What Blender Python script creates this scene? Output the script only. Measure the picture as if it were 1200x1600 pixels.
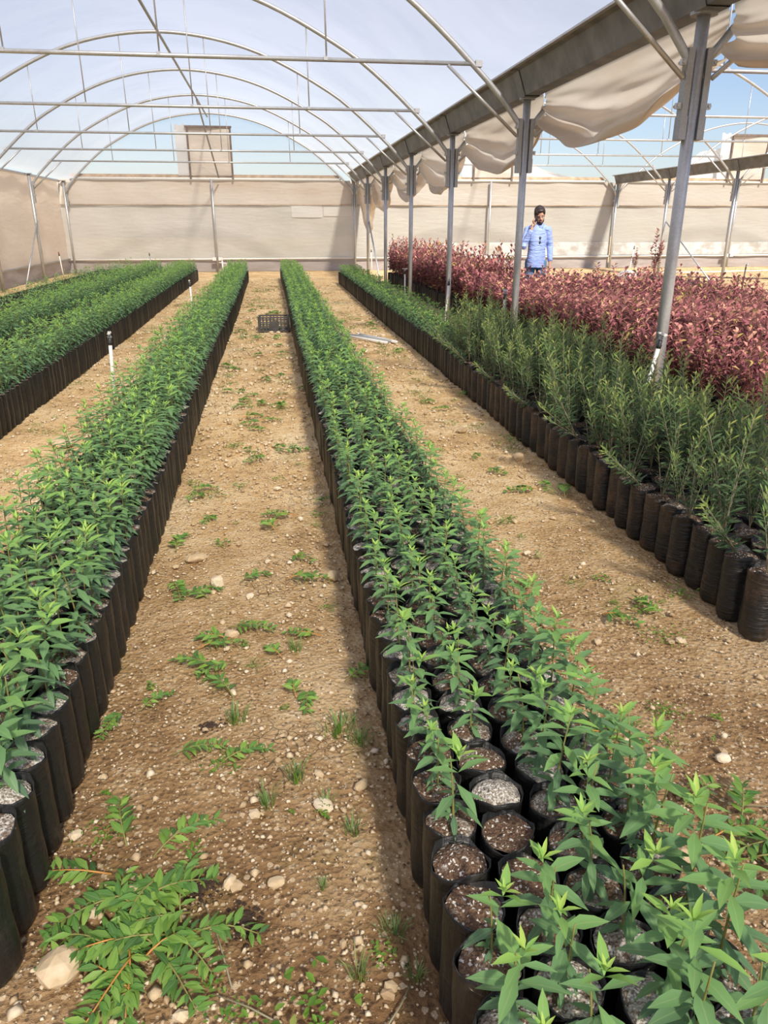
import bpy, bmesh, math, random
import numpy as np
from mathutils import Vector, Matrix

for o in list(bpy.data.objects):
    bpy.data.objects.remove(o)
sc = bpy.context.scene
COL = sc.collection
rng = random.Random(11)
nrg = np.random.default_rng(11)

# ------------------------------------------------------------------ camera
F_PX = 1161.4
PITCH, YAW, ROLL = 0.3705, 0.1428, -0.0012
CAM = np.array([-2.793, 0.0, 1.477])
FW = np.array([math.sin(YAW) * math.cos(PITCH), math.cos(YAW) * math.cos(PITCH), -math.sin(PITCH)])
RT0 = np.array([math.cos(YAW), -math.sin(YAW), 0.0])
UP0 = np.cross(RT0, FW)
RT = RT0 * math.cos(ROLL) + UP0 * math.sin(ROLL)
UP = -RT0 * math.sin(ROLL) + UP0 * math.cos(ROLL)
cam_data = bpy.data.cameras.new('camera')
cam = bpy.data.objects.new('camera', cam_data)
COL.objects.link(cam)
cam_data.sensor_fit = 'HORIZONTAL'
cam_data.sensor_width = 36.0
cam_data.lens = F_PX * 36.0 / 1200.0
cam_data.clip_start = 0.05
cam_data.clip_end = 400
M = Matrix.Identity(4)
for i in range(3):
    M[i][0], M[i][1], M[i][2], M[i][3] = RT[i], UP[i], -FW[i], CAM[i]
cam.matrix_world = M
sc.camera = cam


def in_frame(x, y, z, margin=25):
    d = np.array([x, y, z]) - CAM
    w = d @ FW
    if w < 0.1:
        return False
    px, py = 600 + F_PX * (d @ RT) / w, 800 - F_PX * (d @ UP) / w
    return -margin < px < 1200 + margin and -margin < py < 1600 + margin


# ------------------------------------------------------------------ sky, sun, exposure
world = bpy.data.worlds.new('sky')
sc.world = world
world.use_nodes = True
wn = world.node_tree
sky = wn.nodes.new('ShaderNodeTexSky')
sky.sky_type = 'NISHITA'
sky.sun_disc = False
sky.sun_elevation = math.radians(43)
sky.sun_rotation = math.radians(167)
sky.altitude = 200
sky.air_density = 1.0
sky.dust_density = 1.2
sky.ozone_density = 3.0
bg = wn.nodes['Background']
bg.inputs['Strength'].default_value = 0.107
tint = wn.nodes.new('ShaderNodeMix')
tint.data_type = 'RGBA'
tint.blend_type = 'MULTIPLY'
tint.inputs[0].default_value = 1.0
tint.inputs[7].default_value = (1.03, 0.93, 0.93, 1)
wn.links.new(sky.outputs[0], tint.inputs[6])
wn.links.new(tint.outputs[2], bg.inputs[0])

SUN_DIR = Vector((-0.23, 1.0, -0.93)).normalized()
sun_data = bpy.data.lights.new('sun', 'SUN')
sun_data.energy = 4.4
sun_data.angle = math.radians(3.6)
sun_data.color = (1.0, 0.94, 0.84)
sun = bpy.data.objects.new('sun', sun_data)
COL.objects.link(sun)
sun.rotation_euler = SUN_DIR.to_track_quat('-Z', 'Y').to_euler()
sun.location = (4, -12, 16)

sc.view_settings.view_transform = 'Standard'
sc.view_settings.look = 'None'
sc.view_settings.gamma = 1.0
sc.view_settings.use_curve_mapping = False
sc.view_settings.exposure = 0.6


# ------------------------------------------------------------------ material helpers
def new_mat(name):
    m = bpy.data.materials.new(name)
    m.use_nodes = True
    return m, m.node_tree, m.node_tree.nodes['Principled BSDF']


def nd(nt, kind, out=0, props=None, **ins):
    n = nt.nodes.new('ShaderNode' + kind)
    for k, v in (props or {}).items():
        setattr(n, k, v)
    for k, v in ins.items():
        key = int(k[1:]) if k[0] == 'i' and k[1:].isdigit() else k.replace('_', ' ')
        if isinstance(v, bpy.types.NodeSocket):
            nt.links.new(v, n.inputs[key])
        else:
            n.inputs[key].default_value = v
    return n.outputs[out]


def ramp(nt, fac, stops, interp='LINEAR'):
    n = nt.nodes.new('ShaderNodeValToRGB')
    n.color_ramp.interpolation = interp
    e = n.color_ramp.elements
    while len(e) < len(stops):
        e.new(0.5)
    for el, (p, c) in zip(e, stops):
        el.position = p
        el.color = (*c, 1) if len(c) == 3 else c
    nt.links.new(fac, n.inputs[0])
    return n.outputs[0]


def mixc(nt, fac, a, b, blend='MIX'):
    n = nt.nodes.new('ShaderNodeMix')
    n.data_type = 'RGBA'
    n.blend_type = blend
    for s, v in ((n.inputs[0], fac), (n.inputs[6], a), (n.inputs[7], b)):
        if isinstance(v, bpy.types.NodeSocket):
            nt.links.new(v, s)
        elif isinstance(v, (int, float)):
            s.default_value = v
        else:
            s.default_value = (*v, 1)
    return n.outputs[2]


def math_n(nt, op, a, b=0.0):
    return nd(nt, 'Math', props={'operation': op}, i0=a, i1=b)


def obj_co(nt):
    return nd(nt, 'TexCoord', out=3)


def world_co(nt):
    return nd(nt, 'NewGeometry', out=0)


def bump(nt, bsdf, h, strength=0.4, dist=0.01):
    b = nd(nt, 'Bump', Strength=strength, Distance=dist, Height=h)
    nt.links.new(b, bsdf.inputs['Normal'])


def simple(name, c, rough=0.6, metal=0.0, var=0.12, scale=20.0):
    m, nt, b = new_mat(name)
    n = nd(nt, 'TexNoise', Vector=obj_co(nt), Scale=scale, Detail=4.0)
    lo = tuple(x * (1 - var) for x in c)
    hi = tuple(min(1, x * (1 + var)) for x in c)
    nt.links.new(ramp(nt, n, [(0.3, lo), (0.7, hi)]), b.inputs['Base Color'])
    b.inputs['Roughness'].default_value = rough
    b.inputs['Metallic'].default_value = metal
    return m


def steel_mat(name, c, rough=0.42):
    m, nt, b = new_mat(name)
    co = obj_co(nt)
    v = nd(nt, 'TexVoronoi', Vector=co, Scale=70.0)
    n = nd(nt, 'TexNoise', Vector=co, Scale=9.0, Detail=5.0)
    f = math_n(nt, 'ADD', math_n(nt, 'MULTIPLY', v, 0.35), math_n(nt, 'MULTIPLY', n, 0.8))
    nt.links.new(ramp(nt, f, [(0.25, tuple(x * .72 for x in c)), (0.8, c)]), b.inputs['Base Color'])
    b.inputs['Metallic'].default_value = 0.55
    b.inputs['Roughness'].default_value = rough
    return m


def sheet_mat(name, c, stain, transparent, translucent, stain_scale=(0.5, 0.5, 1.2), stain_at=(0.45, 0.75), gloss=0.35):
    """A plastic sheet: some light straight through, some scattered through, the rest reflected."""
    m, nt, b = new_mat(name)
    mp = nd(nt, 'Mapping', Vector=world_co(nt), Scale=stain_scale)
    n = nd(nt, 'TexNoise', Vector=mp, Scale=1.0, Detail=6.0, Roughness=0.6)
    colr = ramp(nt, n, [(stain_at[0], c), (stain_at[1], stain)])
    nt.links.new(colr, b.inputs['Base Color'])
    b.inputs['Roughness'].default_value = gloss
    n2 = nd(nt, 'TexNoise', Vector=nd(nt, 'Mapping', Vector=world_co(nt), Scale=(1.5, 1.0, 6.0)), Scale=2.0, Detail=4.0)
    bump(nt, b, n2, 0.5, 0.03)
    tl = nd(nt, 'BsdfTranslucent', Color=colr)
    mix1 = nd(nt, 'MixShader', i0=translucent, i1=b.outputs[0], i2=tl)
    out = nt.nodes['Material Output']
    if transparent > 0:
        tr = nd(nt, 'BsdfTransparent', Color=(0.97, 0.955, 0.93, 1))
        mix1 = nd(nt, 'MixShader', i0=transparent, i1=mix1, i2=tr)
    nt.links.new(mix1, out.inputs[0])
    return m


def leaf_mat(name, stops, odd=None, rough=0.5, transl=0.28, hue_var=0.22, rib=0.25):
    m, nt, b = new_mat(name)
    tone = nd(nt, 'Attribute', out=2, props={'attribute_name': 'tone'})
    rnd = nd(nt, 'Attribute', out=2, props={'attribute_name': 'rnd'})
    across = nd(nt, 'Attribute', out=2, props={'attribute_name': 'across'})
    oi = nd(nt, 'ObjectInfo', out=5)
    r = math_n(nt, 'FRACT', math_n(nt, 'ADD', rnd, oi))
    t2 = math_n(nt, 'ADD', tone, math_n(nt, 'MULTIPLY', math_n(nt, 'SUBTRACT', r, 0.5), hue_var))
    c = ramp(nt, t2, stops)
    if odd:
        r2 = math_n(nt, 'FRACT', math_n(nt, 'MULTIPLY', r, 7.31))
        c = mixc(nt, math_n(nt, 'GREATER_THAN', r2, 1 - odd[0]), c, odd[1])
    ribf = math_n(nt, 'LESS_THAN', math_n(nt, 'ABSOLUTE', across), 0.09)
    c = mixc(nt, math_n(nt, 'MULTIPLY', ribf, rib), c, (0.45, 0.55, 0.25))
    back = nd(nt, 'NewGeometry', out=6)
    c = mixc(nt, math_n(nt, 'MULTIPLY', back, 0.25), c, (0.35, 0.42, 0.3))
    nt.links.new(c, b.inputs['Base Color'])
    b.inputs['Roughness'].default_value = rough
    b.inputs['Specular IOR Level'].default_value = 0.35
    tl = nd(nt, 'BsdfTranslucent', Color=c)
    mx = nd(nt, 'MixShader', i0=transl, i1=b.outputs[0], i2=tl)
    nt.links.new(mx, nt.nodes['Material Output'].inputs[0])
    return m


MAT = {}
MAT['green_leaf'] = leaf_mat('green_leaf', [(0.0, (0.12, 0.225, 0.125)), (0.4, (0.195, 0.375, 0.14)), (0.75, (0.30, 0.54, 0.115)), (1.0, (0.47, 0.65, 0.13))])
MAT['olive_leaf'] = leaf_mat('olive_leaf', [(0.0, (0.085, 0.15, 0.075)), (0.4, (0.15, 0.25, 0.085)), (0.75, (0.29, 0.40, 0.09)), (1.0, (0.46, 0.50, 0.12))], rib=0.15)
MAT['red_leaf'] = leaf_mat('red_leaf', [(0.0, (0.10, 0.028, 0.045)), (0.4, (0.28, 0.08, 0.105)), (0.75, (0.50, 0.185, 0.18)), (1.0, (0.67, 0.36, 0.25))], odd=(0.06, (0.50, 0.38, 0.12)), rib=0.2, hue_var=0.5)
MAT['sprig_leaf'] = leaf_mat('sprig_leaf', [(0.0, (0.06, 0.145, 0.05)), (0.5, (0.14, 0.31, 0.06)), (1.0, (0.30, 0.48, 0.09))])
MAT['grass'] = leaf_mat('grass', [(0.0, (0.09, 0.2, 0.03)), (0.6, (0.17, 0.33, 0.04)), (1.0, (0.36, 0.42, 0.1))], rib=0.0, hue_var=0.6)
MAT['green_stem'] = simple('green_stem', (0.25, 0.24, 0.07), 0.6)
MAT['brown_stem'] = simple('brown_stem', (0.26, 0.17, 0.09), 0.7)
MAT['pale_stem'] = simple('pale_stem', (0.30, 0.27, 0.17), 0.7)
MAT['red_stem'] = simple('red_stem', (0.26, 0.09, 0.07), 0.6)
MAT['orange_stem'] = simple('orange_stem', (0.55, 0.26, 0.06), 0.6)


def bag_mat(name, dirt, amount, wrinkle):
    m, nt, b = new_mat(name)
    co = nd(nt, 'NewGeometry', out=0)
    oi = nd(nt, 'ObjectInfo', out=5)
    big = nd(nt, 'TexNoise', Vector=nd(nt, 'Mapping', Vector=co, Scale=(7, 7, 4)), Scale=1.3, Detail=5.0, Roughness=0.65)
    fine = nd(nt, 'TexNoise', Vector=co, Scale=110.0, Detail=3.0)
    f = math_n(nt, 'ADD', big, math_n(nt, 'MULTIPLY', math_n(nt, 'SUBTRACT', fine, 0.5), 0.25))
    f = math_n(nt, 'ADD', f, math_n(nt, 'MULTIPLY', math_n(nt, 'SUBTRACT', oi, 0.5), 0.12))
    black = (0.016, 0.016, 0.015)
    nt.links.new(ramp(nt, f, [(amount, black), (amount + 0.22, dirt)]), b.inputs['Base Color'])
    b.inputs['Roughness'].default_value = 0.42
    w = nd(nt, 'TexNoise', Vector=nd(nt, 'Mapping', Vector=co, Scale=(9, 9, 60)), Scale=1.0, Detail=4.0, Distortion=1.2)
    v = nd(nt, 'TexNoise', Vector=nd(nt, 'Mapping', Vector=co, Scale=(45, 45, 6)), Scale=1.0, Detail=3.0)
    h = math_n(nt, 'ADD', math_n(nt, 'MULTIPLY', w, wrinkle), math_n(nt, 'MULTIPLY', v, 1.2 - wrinkle))
    bump(nt, b, h, 0.75, 0.012)
    return m


MAT['bag'] = bag_mat('black_bag', (0.055, 0.049, 0.041), 0.58, 0.45)
MAT['bag_dusty'] = bag_mat('dusty_black_bag', (0.11, 0.066, 0.04), 0.47, 1.0)


def soil_mat(name, shift):
    m, nt, b = new_mat(name)
    co = world_co(nt)
    oi = nd(nt, 'ObjectInfo', out=5)
    cl = nd(nt, 'TexNoise', Vector=co, Scale=22.0, Detail=4.0)
    f = math_n(nt, 'ADD', cl, math_n(nt, 'MULTIPLY', math_n(nt, 'SUBTRACT', oi, 0.5), 0.45))
    vr = nd(nt, 'TexVoronoi', out=1, Vector=co, Scale=300.0)
    sep = nd(nt, 'SeparateColor', i0=vr)
    base = ramp(nt, sep, [(0.0, (0.085, 0.045, 0.028)), (0.6, (0.15, 0.085, 0.05)), (1.0, (0.25, 0.17, 0.1))])
    white = ramp(nt, sep, [(0.0, (0.2, 0.15, 0.1)), (0.5, (0.42, 0.37, 0.3)), (1.0, (0.78, 0.75, 0.7))])
    c = mixc(nt, ramp(nt, f, [(0.42 + shift, (0, 0, 0)), (0.62 + shift, (1, 1, 1))]), base, white)
    spk = nd(nt, 'TexVoronoi', out=1, Vector=co, Scale=230.0)
    sp = nd(nt, 'SeparateColor', out=1, i0=spk)
    c = mixc(nt, math_n(nt, 'GREATER_THAN', sp, 0.9), c, (0.7, 0.67, 0.6))
    nt.links.new(c, b.inputs['Base Color'])
    b.inputs['Roughness'].default_value = 0.95
    bump(nt, b, nd(nt, 'TexVoronoi', Vector=co, Scale=150.0), 0.8, 0.006)
    return m


MAT['soil'] = soil_mat('potting_soil', 0.0)
MAT['soil_brown'] = soil_mat('brown_soil', 0.22)
MAT['steel'] = steel_mat('galvanised_steel', (0.55, 0.56, 0.56))
MAT['steel_dark'] = steel_mat('weathered_steel', (0.40, 0.41, 0.41), 0.55)
MAT['gutter'] = simple('gutter_steel', (0.17, 0.168, 0.16), 0.6, 0.15, 0.3, 5)
MAT['white_paint'] = simple('white_pipe', (0.75, 0.73, 0.68), 0.5, 0, 0.1, 30)
MAT['white_plastic'] = simple('white_plastic', (0.8, 0.78, 0.72), 0.45, 0, 0.08, 15)
MAT['black_plastic'] = simple('black_plastic', (0.03, 0.03, 0.032), 0.4)
MAT['grey_plastic'] = simple('grey_plastic', (0.35, 0.36, 0.37), 0.4)
MAT['red_plastic'] = simple('red_plastic', (0.5, 0.12, 0.09), 0.5)
MAT['wood'] = simple('weathered_board', (0.45, 0.33, 0.22), 0.8, 0, 0.3, 6)
MAT['dark_wood'] = simple('dark_board', (0.16, 0.12, 0.1), 0.8, 0, 0.3, 6)
MAT['film'] = sheet_mat('roof_film', (0.69, 0.66, 0.66), (0.56, 0.53, 0.55), 0.50, 0.82, (0.35, 0.5, 0.5), gloss=0.25)
MAT['gable_film'] = sheet_mat('clear_gable_film', (0.82, 0.83, 0.86), (0.72, 0.72, 0.74), 0.82, 0.5, gloss=0.2)
MAT['white_film'] = sheet_mat('white_film', (0.82, 0.82, 0.80), (0.72, 0.72, 0.70), 0.1, 0.4)
MAT['lime_band'] = sheet_mat('lime_splashed_sheet', (0.46, 0.44, 0.40), (0.62, 0.62, 0.59), 0.0, 0.2, (3.0, 3.0, 3.0), (0.42, 0.55))
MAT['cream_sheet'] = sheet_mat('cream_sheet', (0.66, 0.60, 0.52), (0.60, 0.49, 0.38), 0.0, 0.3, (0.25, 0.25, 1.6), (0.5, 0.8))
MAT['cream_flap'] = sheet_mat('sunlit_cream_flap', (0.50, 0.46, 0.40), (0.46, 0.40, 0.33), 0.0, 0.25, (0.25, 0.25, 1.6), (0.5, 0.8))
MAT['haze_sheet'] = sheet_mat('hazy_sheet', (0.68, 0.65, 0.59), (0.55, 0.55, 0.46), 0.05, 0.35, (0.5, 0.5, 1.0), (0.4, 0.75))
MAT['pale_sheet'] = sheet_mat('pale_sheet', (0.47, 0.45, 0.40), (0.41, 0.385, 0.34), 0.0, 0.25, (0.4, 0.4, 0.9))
MAT['skirt_sheet'] = sheet_mat('grey_skirt', (0.47, 0.42, 0.39), (0.36, 0.31, 0.28), 0.0, 0.25, (0.5, 0.5, 5.0), (0.35, 0.7), 0.6)
MAT['left_sheet'] = sheet_mat('beige_sheet', (0.90, 0.80, 0.66), (0.83, 0.71, 0.56), 0.0, 0.45, (0.3, 0.3, 1.0))
MAT['swag'] = sheet_mat('swag_film', (0.80, 0.73, 0.63), (0.60, 0.49, 0.37), 0.0, 0.42, (0.6, 0.35, 2.2), (0.45, 0.8), 0.4)


def ground_mat():
    m, nt, b = new_mat('dry_stony_ground')
    co = world_co(nt)
    sep = nt.nodes.new('ShaderNodeSeparateXYZ')
    nt.links.new(co, sep.inputs[0])
    n1 = nd(nt, 'TexNoise', Vector=co, Scale=1.6, Detail=7.0, Roughness=0.62)
    n2 = nd(nt, 'TexNoise', Vector=co, Scale=16.0, Detail=6.0, Roughness=0.7)
    f = math_n(nt, 'ADD', math_n(nt, 'MULTIPLY', n1, 0.55), math_n(nt, 'MULTIPLY', n2, 0.5))
    # ground is darker brown at the near bed ends, paler yellow gravel farther in
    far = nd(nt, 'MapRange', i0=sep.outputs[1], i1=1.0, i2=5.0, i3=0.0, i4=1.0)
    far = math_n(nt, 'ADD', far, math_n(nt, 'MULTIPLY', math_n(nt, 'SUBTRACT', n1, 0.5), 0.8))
    near_brown = ramp(nt, f, [(0.32, (0.105, 0.056, 0.027)), (0.52, (0.27, 0.16, 0.076)), (0.72, (0.46, 0.305, 0.155))])
    dry = ramp(nt, f, [(0.32, (0.36, 0.20, 0.085)), (0.50, (0.76, 0.51, 0.24)), (0.66, (0.95, 0.76, 0.47))])  # paler yellow mix, blended in with distance along the beds
    c = mixc(nt, far, near_brown, dry)
    # dried mud cracks
    crk = nd(nt, 'TexVoronoi', props={'feature': 'DISTANCE_TO_EDGE'}, Vector=mixc(nt, 0.04, co, nd(nt, 'TexNoise', out=1, Vector=co, Scale=14.0)), Scale=24.0)
    crf = ramp(nt, crk, [(0.0, (1, 1, 1)), (0.05, (0, 0, 0))])
    patch = ramp(nt, nd(nt, 'TexNoise', Vector=co, Scale=2.3, Detail=2.0), [(0.56, (0, 0, 0)), (0.68, (0.8, 0.8, 0.8))])
    c = mixc(nt, mixc(nt, 1.0, crf, patch, 'MULTIPLY'), c, (0.16, 0.10, 0.06))
    # grit: pale chips and dark crumbs
    for sc_, lim, colr in ((55.0, 0.80, (0.66, 0.52, 0.34)), (130.0, 0.84, (0.72, 0.6, 0.42)), (90.0, 0.9, (0.11, 0.07, 0.045))):
        v = nd(nt, 'TexVoronoi', out=1, Vector=co, Scale=sc_)
        d = nd(nt, 'TexVoronoi', out=0, Vector=co, Scale=sc_)
        s = nd(nt, 'SeparateColor', i0=v)
        k = math_n(nt, 'MULTIPLY', math_n(nt, 'GREATER_THAN', s, lim), math_n(nt, 'LESS_THAN', d, 0.42))
        c = mixc(nt, math_n(nt, 'MULTIPLY', k, 0.75), c, colr)
    # thin moss tint
    ms = ramp(nt, nd(nt, 'TexNoise', Vector=co, Scale=3.1, Detail=5.0, W=2.0, props={'noise_dimensions': '4D'}), [(0.6, (0, 0, 0)), (0.75, (1, 1, 1))])
    c = mixc(nt, mixc(nt, 1.0, ms, (0.45, 0.45, 0.45), 'MULTIPLY'), c, (0.20, 0.19, 0.05))
    nt.links.new(c, b.inputs['Base Color'])
    b.inputs['Roughness'].default_value = 0.95
    b.inputs['Specular IOR Level'].default_value = 0.15
    h = math_n(nt, 'ADD', math_n(nt, 'MULTIPLY', n2, 1.0), math_n(nt, 'MULTIPLY', nd(nt, 'TexVoronoi', Vector=co, Scale=60.0), 0.4))
    h = math_n(nt, 'SUBTRACT', h, math_n(nt, 'MULTIPLY', mixc(nt, 1.0, crf, patch, 'MULTIPLY'), 0.3))
    bump(nt, b, h, 0.8, 0.03)
    return m


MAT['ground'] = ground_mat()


def stone_mat():
    m, nt, b = new_mat('limestone')
    tone = nd(nt, 'Attribute', out=2, props={'attribute_name': 'tone'})
    oi = nd(nt, 'ObjectInfo', out=5)
    n = nd(nt, 'TexNoise', Vector=world_co(nt), Scale=26.0, Detail=6.0)
    f = math_n(nt, 'ADD', math_n(nt, 'MULTIPLY', n, 0.6), math_n(nt, 'MULTIPLY', math_n(nt, 'FRACT', math_n(nt, 'ADD', tone, oi)), 0.45))
    nt.links.new(ramp(nt, f, [(0.2, (0.36, 0.235, 0.125)), (0.5, (0.63, 0.48, 0.29)), (0.85, (0.84, 0.74, 0.56))]), b.inputs['Base Color'])
    b.inputs['Roughness'].default_value = 0.9
    bump(nt, b, n, 0.5, 0.01)
    return m


MAT['stone'] = stone_mat()


# ------------------------------------------------------------------ mesh helpers
class MB:
    def __init__(s):
        s.v, s.f, s.m, s.tone, s.rnd, s.ac = [], [], [], [], [], []
        s.attr = False

    def add(s, V, F, m=0, tone=None, rnd=None, ac=None):
        o = len(s.v)
        s.v.extend([tuple(p) for p in V])
        s.f.extend([tuple(i + o for i in f) for f in F])
        s.m.extend([m] * len(F))
        n = len(V)
        s.tone.extend([0.5 if tone is None else tone] * n)
        s.rnd.extend([0.0 if rnd is None else rnd] * n)
        s.ac.extend([1.0] * n if ac is None else list(ac))
        if tone is not None:
            s.attr = True

    def box(s, c, d, m=0, rot=None):
        V = [Vector((x * d[0] / 2, y * d[1] / 2, z * d[2] / 2)) for x in (-1, 1) for y in (-1, 1) for z in (-1, 1)]
        if rot is not None:
            V = [rot @ v for v in V]
        V = [v + Vector(c) for v in V]
        s.add(V, [(0, 1, 3, 2), (4, 6, 7, 5), (0, 4, 5, 1), (2, 3, 7, 6), (0, 2, 6, 4), (1, 5, 7, 3)], m)

    def tube(s, pts, r, n=8, m=0, cap=True):
        P = [Vector(p) for p in pts]
        rs = r if isinstance(r, (list, tuple)) else [r] * len(P)
        t0 = (P[1] - P[0]).normalized()
        a = t0.orthogonal().normalized()
        V, F = [], []
        for i, p in enumerate(P):
            t = (P[min(i + 1, len(P) - 1)] - P[max(i - 1, 0)]).normalized()
            a = (a - t * a.dot(t)).normalized()
            b = t.cross(a)
            rr = rs[i] if isinstance(rs[i], (list, tuple)) else (rs[i], rs[i])
            for k in range(n):
                th = 2 * math.pi * k / n
                V.append(p + a * (math.cos(th) * rr[0]) + b * (math.sin(th) * rr[1]))
        for i in range(len(P) - 1):
            for k in range(n):
                k2 = (k + 1) % n
                F.append((i * n + k, i * n + k2, (i + 1) * n + k2, (i + 1) * n + k))
        if cap:
            F.append(tuple(range(n - 1, -1, -1)))
            F.append(tuple(range((len(P) - 1) * n, len(P) * n)))
        s.add(V, F, m)

    def grid(s, fn, nu, nv, m=0):
        V = [fn(i / nu, j / nv) for i in range(nu + 1) for j in range(nv + 1)]
        F = [(i * (nv + 1) + j, (i + 1) * (nv + 1) + j, (i + 1) * (nv + 1) + j + 1, i * (nv + 1) + j + 1) for i in range(nu) for j in range(nv)]
        s.add(V, F, m)

    def lathe(s, prof, n=12, m=0, c=(0, 0, 0)):
        V, F = [], []
        for (r, z) in prof:
            for k in range(n):
                th = 2 * math.pi * k / n
                V.append((c[0] + r * math.cos(th), c[1] + r * math.sin(th), c[2] + z))
        for i in range(len(prof) - 1):
            for k in range(n):
                k2 = (k + 1) % n
                F.append((i * n + k, i * n + k2, (i + 1) * n + k2, (i + 1) * n + k))
        F.append(tuple(range(n - 1, -1, -1)))
        F.append(tuple(range((len(prof) - 1) * n, len(prof) * n)))
        s.add(V, F, m)

    def mesh(s, name, mats, smooth=False):
        me = bpy.data.meshes.new(name)
        me.from_pydata(s.v, [], s.f)
        for mm in (mats if isinstance(mats, (list, tuple)) else [mats]):
            me.materials.append(mm)
        me.polygons.foreach_set('material_index', s.m)
        if smooth:
            me.polygons.foreach_set('use_smooth', [True] * len(s.f))
        if s.attr:
            for nm, arr in (('tone', s.tone), ('rnd', s.rnd), ('across', s.ac)):
                me.attributes.new(nm, 'FLOAT', 'POINT').data.foreach_set('value', arr)
        me.update()
        return me

    def build(s, name, mats, parent=None, smooth=False, loc=None, kind=None):
        return link(name, s.mesh(name, mats, smooth), parent, loc, kind)


def link(name, me, parent=None, loc=None, kind=None):
    o = bpy.data.objects.new(name, me)
    COL.objects.link(o)
    if parent is not None:
        o.parent = parent
    if loc is not None:
        o.location = loc
    if kind:
        o['kind'] = kind
    return o


def tag(o, label, cat, group=None):
    o['label'] = label
    o['category'] = cat
    if group:
        o['group'] = group
    return o


def thing(name, loc, label=None, cat=None, group=None, rz=0.0):
    o = bpy.data.objects.new(name, None)
    o.empty_display_size = 0.1
    COL.objects.link(o)
    o.location = loc
    o.rotation_euler = (0, 0, rz)
    if label:
        tag(o, label, cat, group)
    return o


def structure(o):
    o['kind'] = 'structure'
    return o


_ones = 'zeroth first second third fourth fifth sixth seventh eighth ninth tenth eleventh twelfth thirteenth fourteenth fifteenth sixteenth seventeenth eighteenth nineteenth'.split()
_tens = {2: 'twent', 3: 'thirt', 4: 'fort', 5: 'fift', 6: 'sixt', 7: 'sevent', 8: 'eight', 9: 'ninet'}


def nth(n):
    if n < 20:
        return _ones[n]
    t, u = divmod(n, 10)
    return _tens[t] + 'ieth' if u == 0 else _tens[t] + 'y-' + _ones[u]


# ------------------------------------------------------------------ the setting
S = 3.4828
Y0 = 5.1757
YB = 26.13
H = 2.72
HOOP = [(0.0, 4.62), (1.0, 4.52), (1.92, 4.25), (3.0, 3.71), (3.5, 3.35), (3.93, 2.98), (4.25, 2.68), (4.43, 2.46)]


def post_y(i):
    return Y0 + i * S if i < 6 else YB


def hoop_z(d):
    d = abs(d)
    for (a, za), (b, zb) in zip(HOOP, HOOP[1:]):
        if d <= b:
            k = HOOP.index((a, za))
            p0 = HOOP[k - 1] if k else (-b, zb)
            p3 = HOOP[min(k + 2, len(HOOP) - 1)]
            t = (d - a) / (b - a)
            m1 = (zb - p0[1]) / (b - p0[0]) * (b - a)
            m2 = (p3[1] - za) / max(1e-6, p3[0] - a) * (b - a)
            return (2 * t**3 - 3 * t**2 + 1) * za + (t**3 - 2 * t**2 + t) * m1 + (-2 * t**3 + 3 * t**2) * zb + (t**3 - t**2) * m2
    return HOOP[-1][1]


def wob(x, y):
    return 0.006 * math.sin(3.1 * x + 1.7 * y) + 0.005 * math.sin(7.3 * x - 5.1 * y + 1) + 0.003 * math.sin(17 * x + 13 * y)


def make_floor():
    xs = np.concatenate([np.linspace(-60, -12, 9)[:-1], np.linspace(-12, -5, 22)[:-1], np.linspace(-5, 0.5, 111)[:-1], np.linspace(0.5, 20, 40)[:-1], np.linspace(20, 70, 9)])
    ys = np.concatenate([np.linspace(-14, 0.5, 12)[:-1], np.linspace(0.5, 5, 100)[:-1], np.linspace(5, 28, 80)[:-1], np.linspace(28, 90, 8)])
    b = MB()
    V = [(x, y, (wob(x, y) + rng.uniform(-0.003, 0.003)) * 0.7 - 0.009) for x in xs for y in ys]
    ny = len(ys)
    b.add(V, [(i * ny + j, (i + 1) * ny + j, (i + 1) * ny + j + 1, i * ny + j + 1) for i in range(len(xs) - 1) for j in range(ny - 1)])
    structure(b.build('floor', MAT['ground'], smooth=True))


make_floor()

# roof film of the near bay: one sheet drawn over the hoops, sagging a little between them
ceil_root = structure(thing('ceiling', (-4.5, 8, 0)))
for i in range(-3, 6):
    y0, y1 = (Y0 + i * S, Y0 + (i + 1) * S) if i < 5 else (Y0 + 5 * S, YB)

    def film(u, v, y0=y0, y1=y1, i=i):
        d = -4.5 + u * 8.79
        sag = math.sin(math.pi * v) * 0.05 + 0.012 * math.sin(9 * v + 17 * u + i) * math.sin(math.pi * v)
        if d > 3.85:       # the sheet leaves the hoop for the gutter rim
            k = (d - 3.85) / 0.44
            z = (hoop_z(3.85) + 0.035) * (1 - k) + 2.985 * k - sag * (1 - k)
        elif d < -4.2:
            z = hoop_z(d) + 0.035 + max(0, -4.2 - d) * 0.9
        else:
            z = hoop_z(d) + 0.035 - sag
        return (d, y0 + (y1 - y0) * v - 8, z)
    b = MB()
    b.grid(film, 44, 10)
    b.build('film_panel', MAT['film'], ceil_root, smooth=True)


def rippled(x0, x1, z0, z1, y, amp=0.02, seed=0, nu=60, nv=10, axis='x'):
    def fn(u, v):
        a = x0 + (x1 - x0) * u
        z = z0 + (z1 - z0) * v
        d = amp * (math.sin(a * 2.3 + seed) * 0.6 + math.sin(a * 5.1 + z * 2 + seed * 2) * 0.4 + 0.3 * math.sin(z * 7 + a * 0.7))
        return (a, y + d, z) if axis == 'x' else (y + d, a, z)
    b = MB()
    b.grid(fn, nu, nv)
    return b


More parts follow.
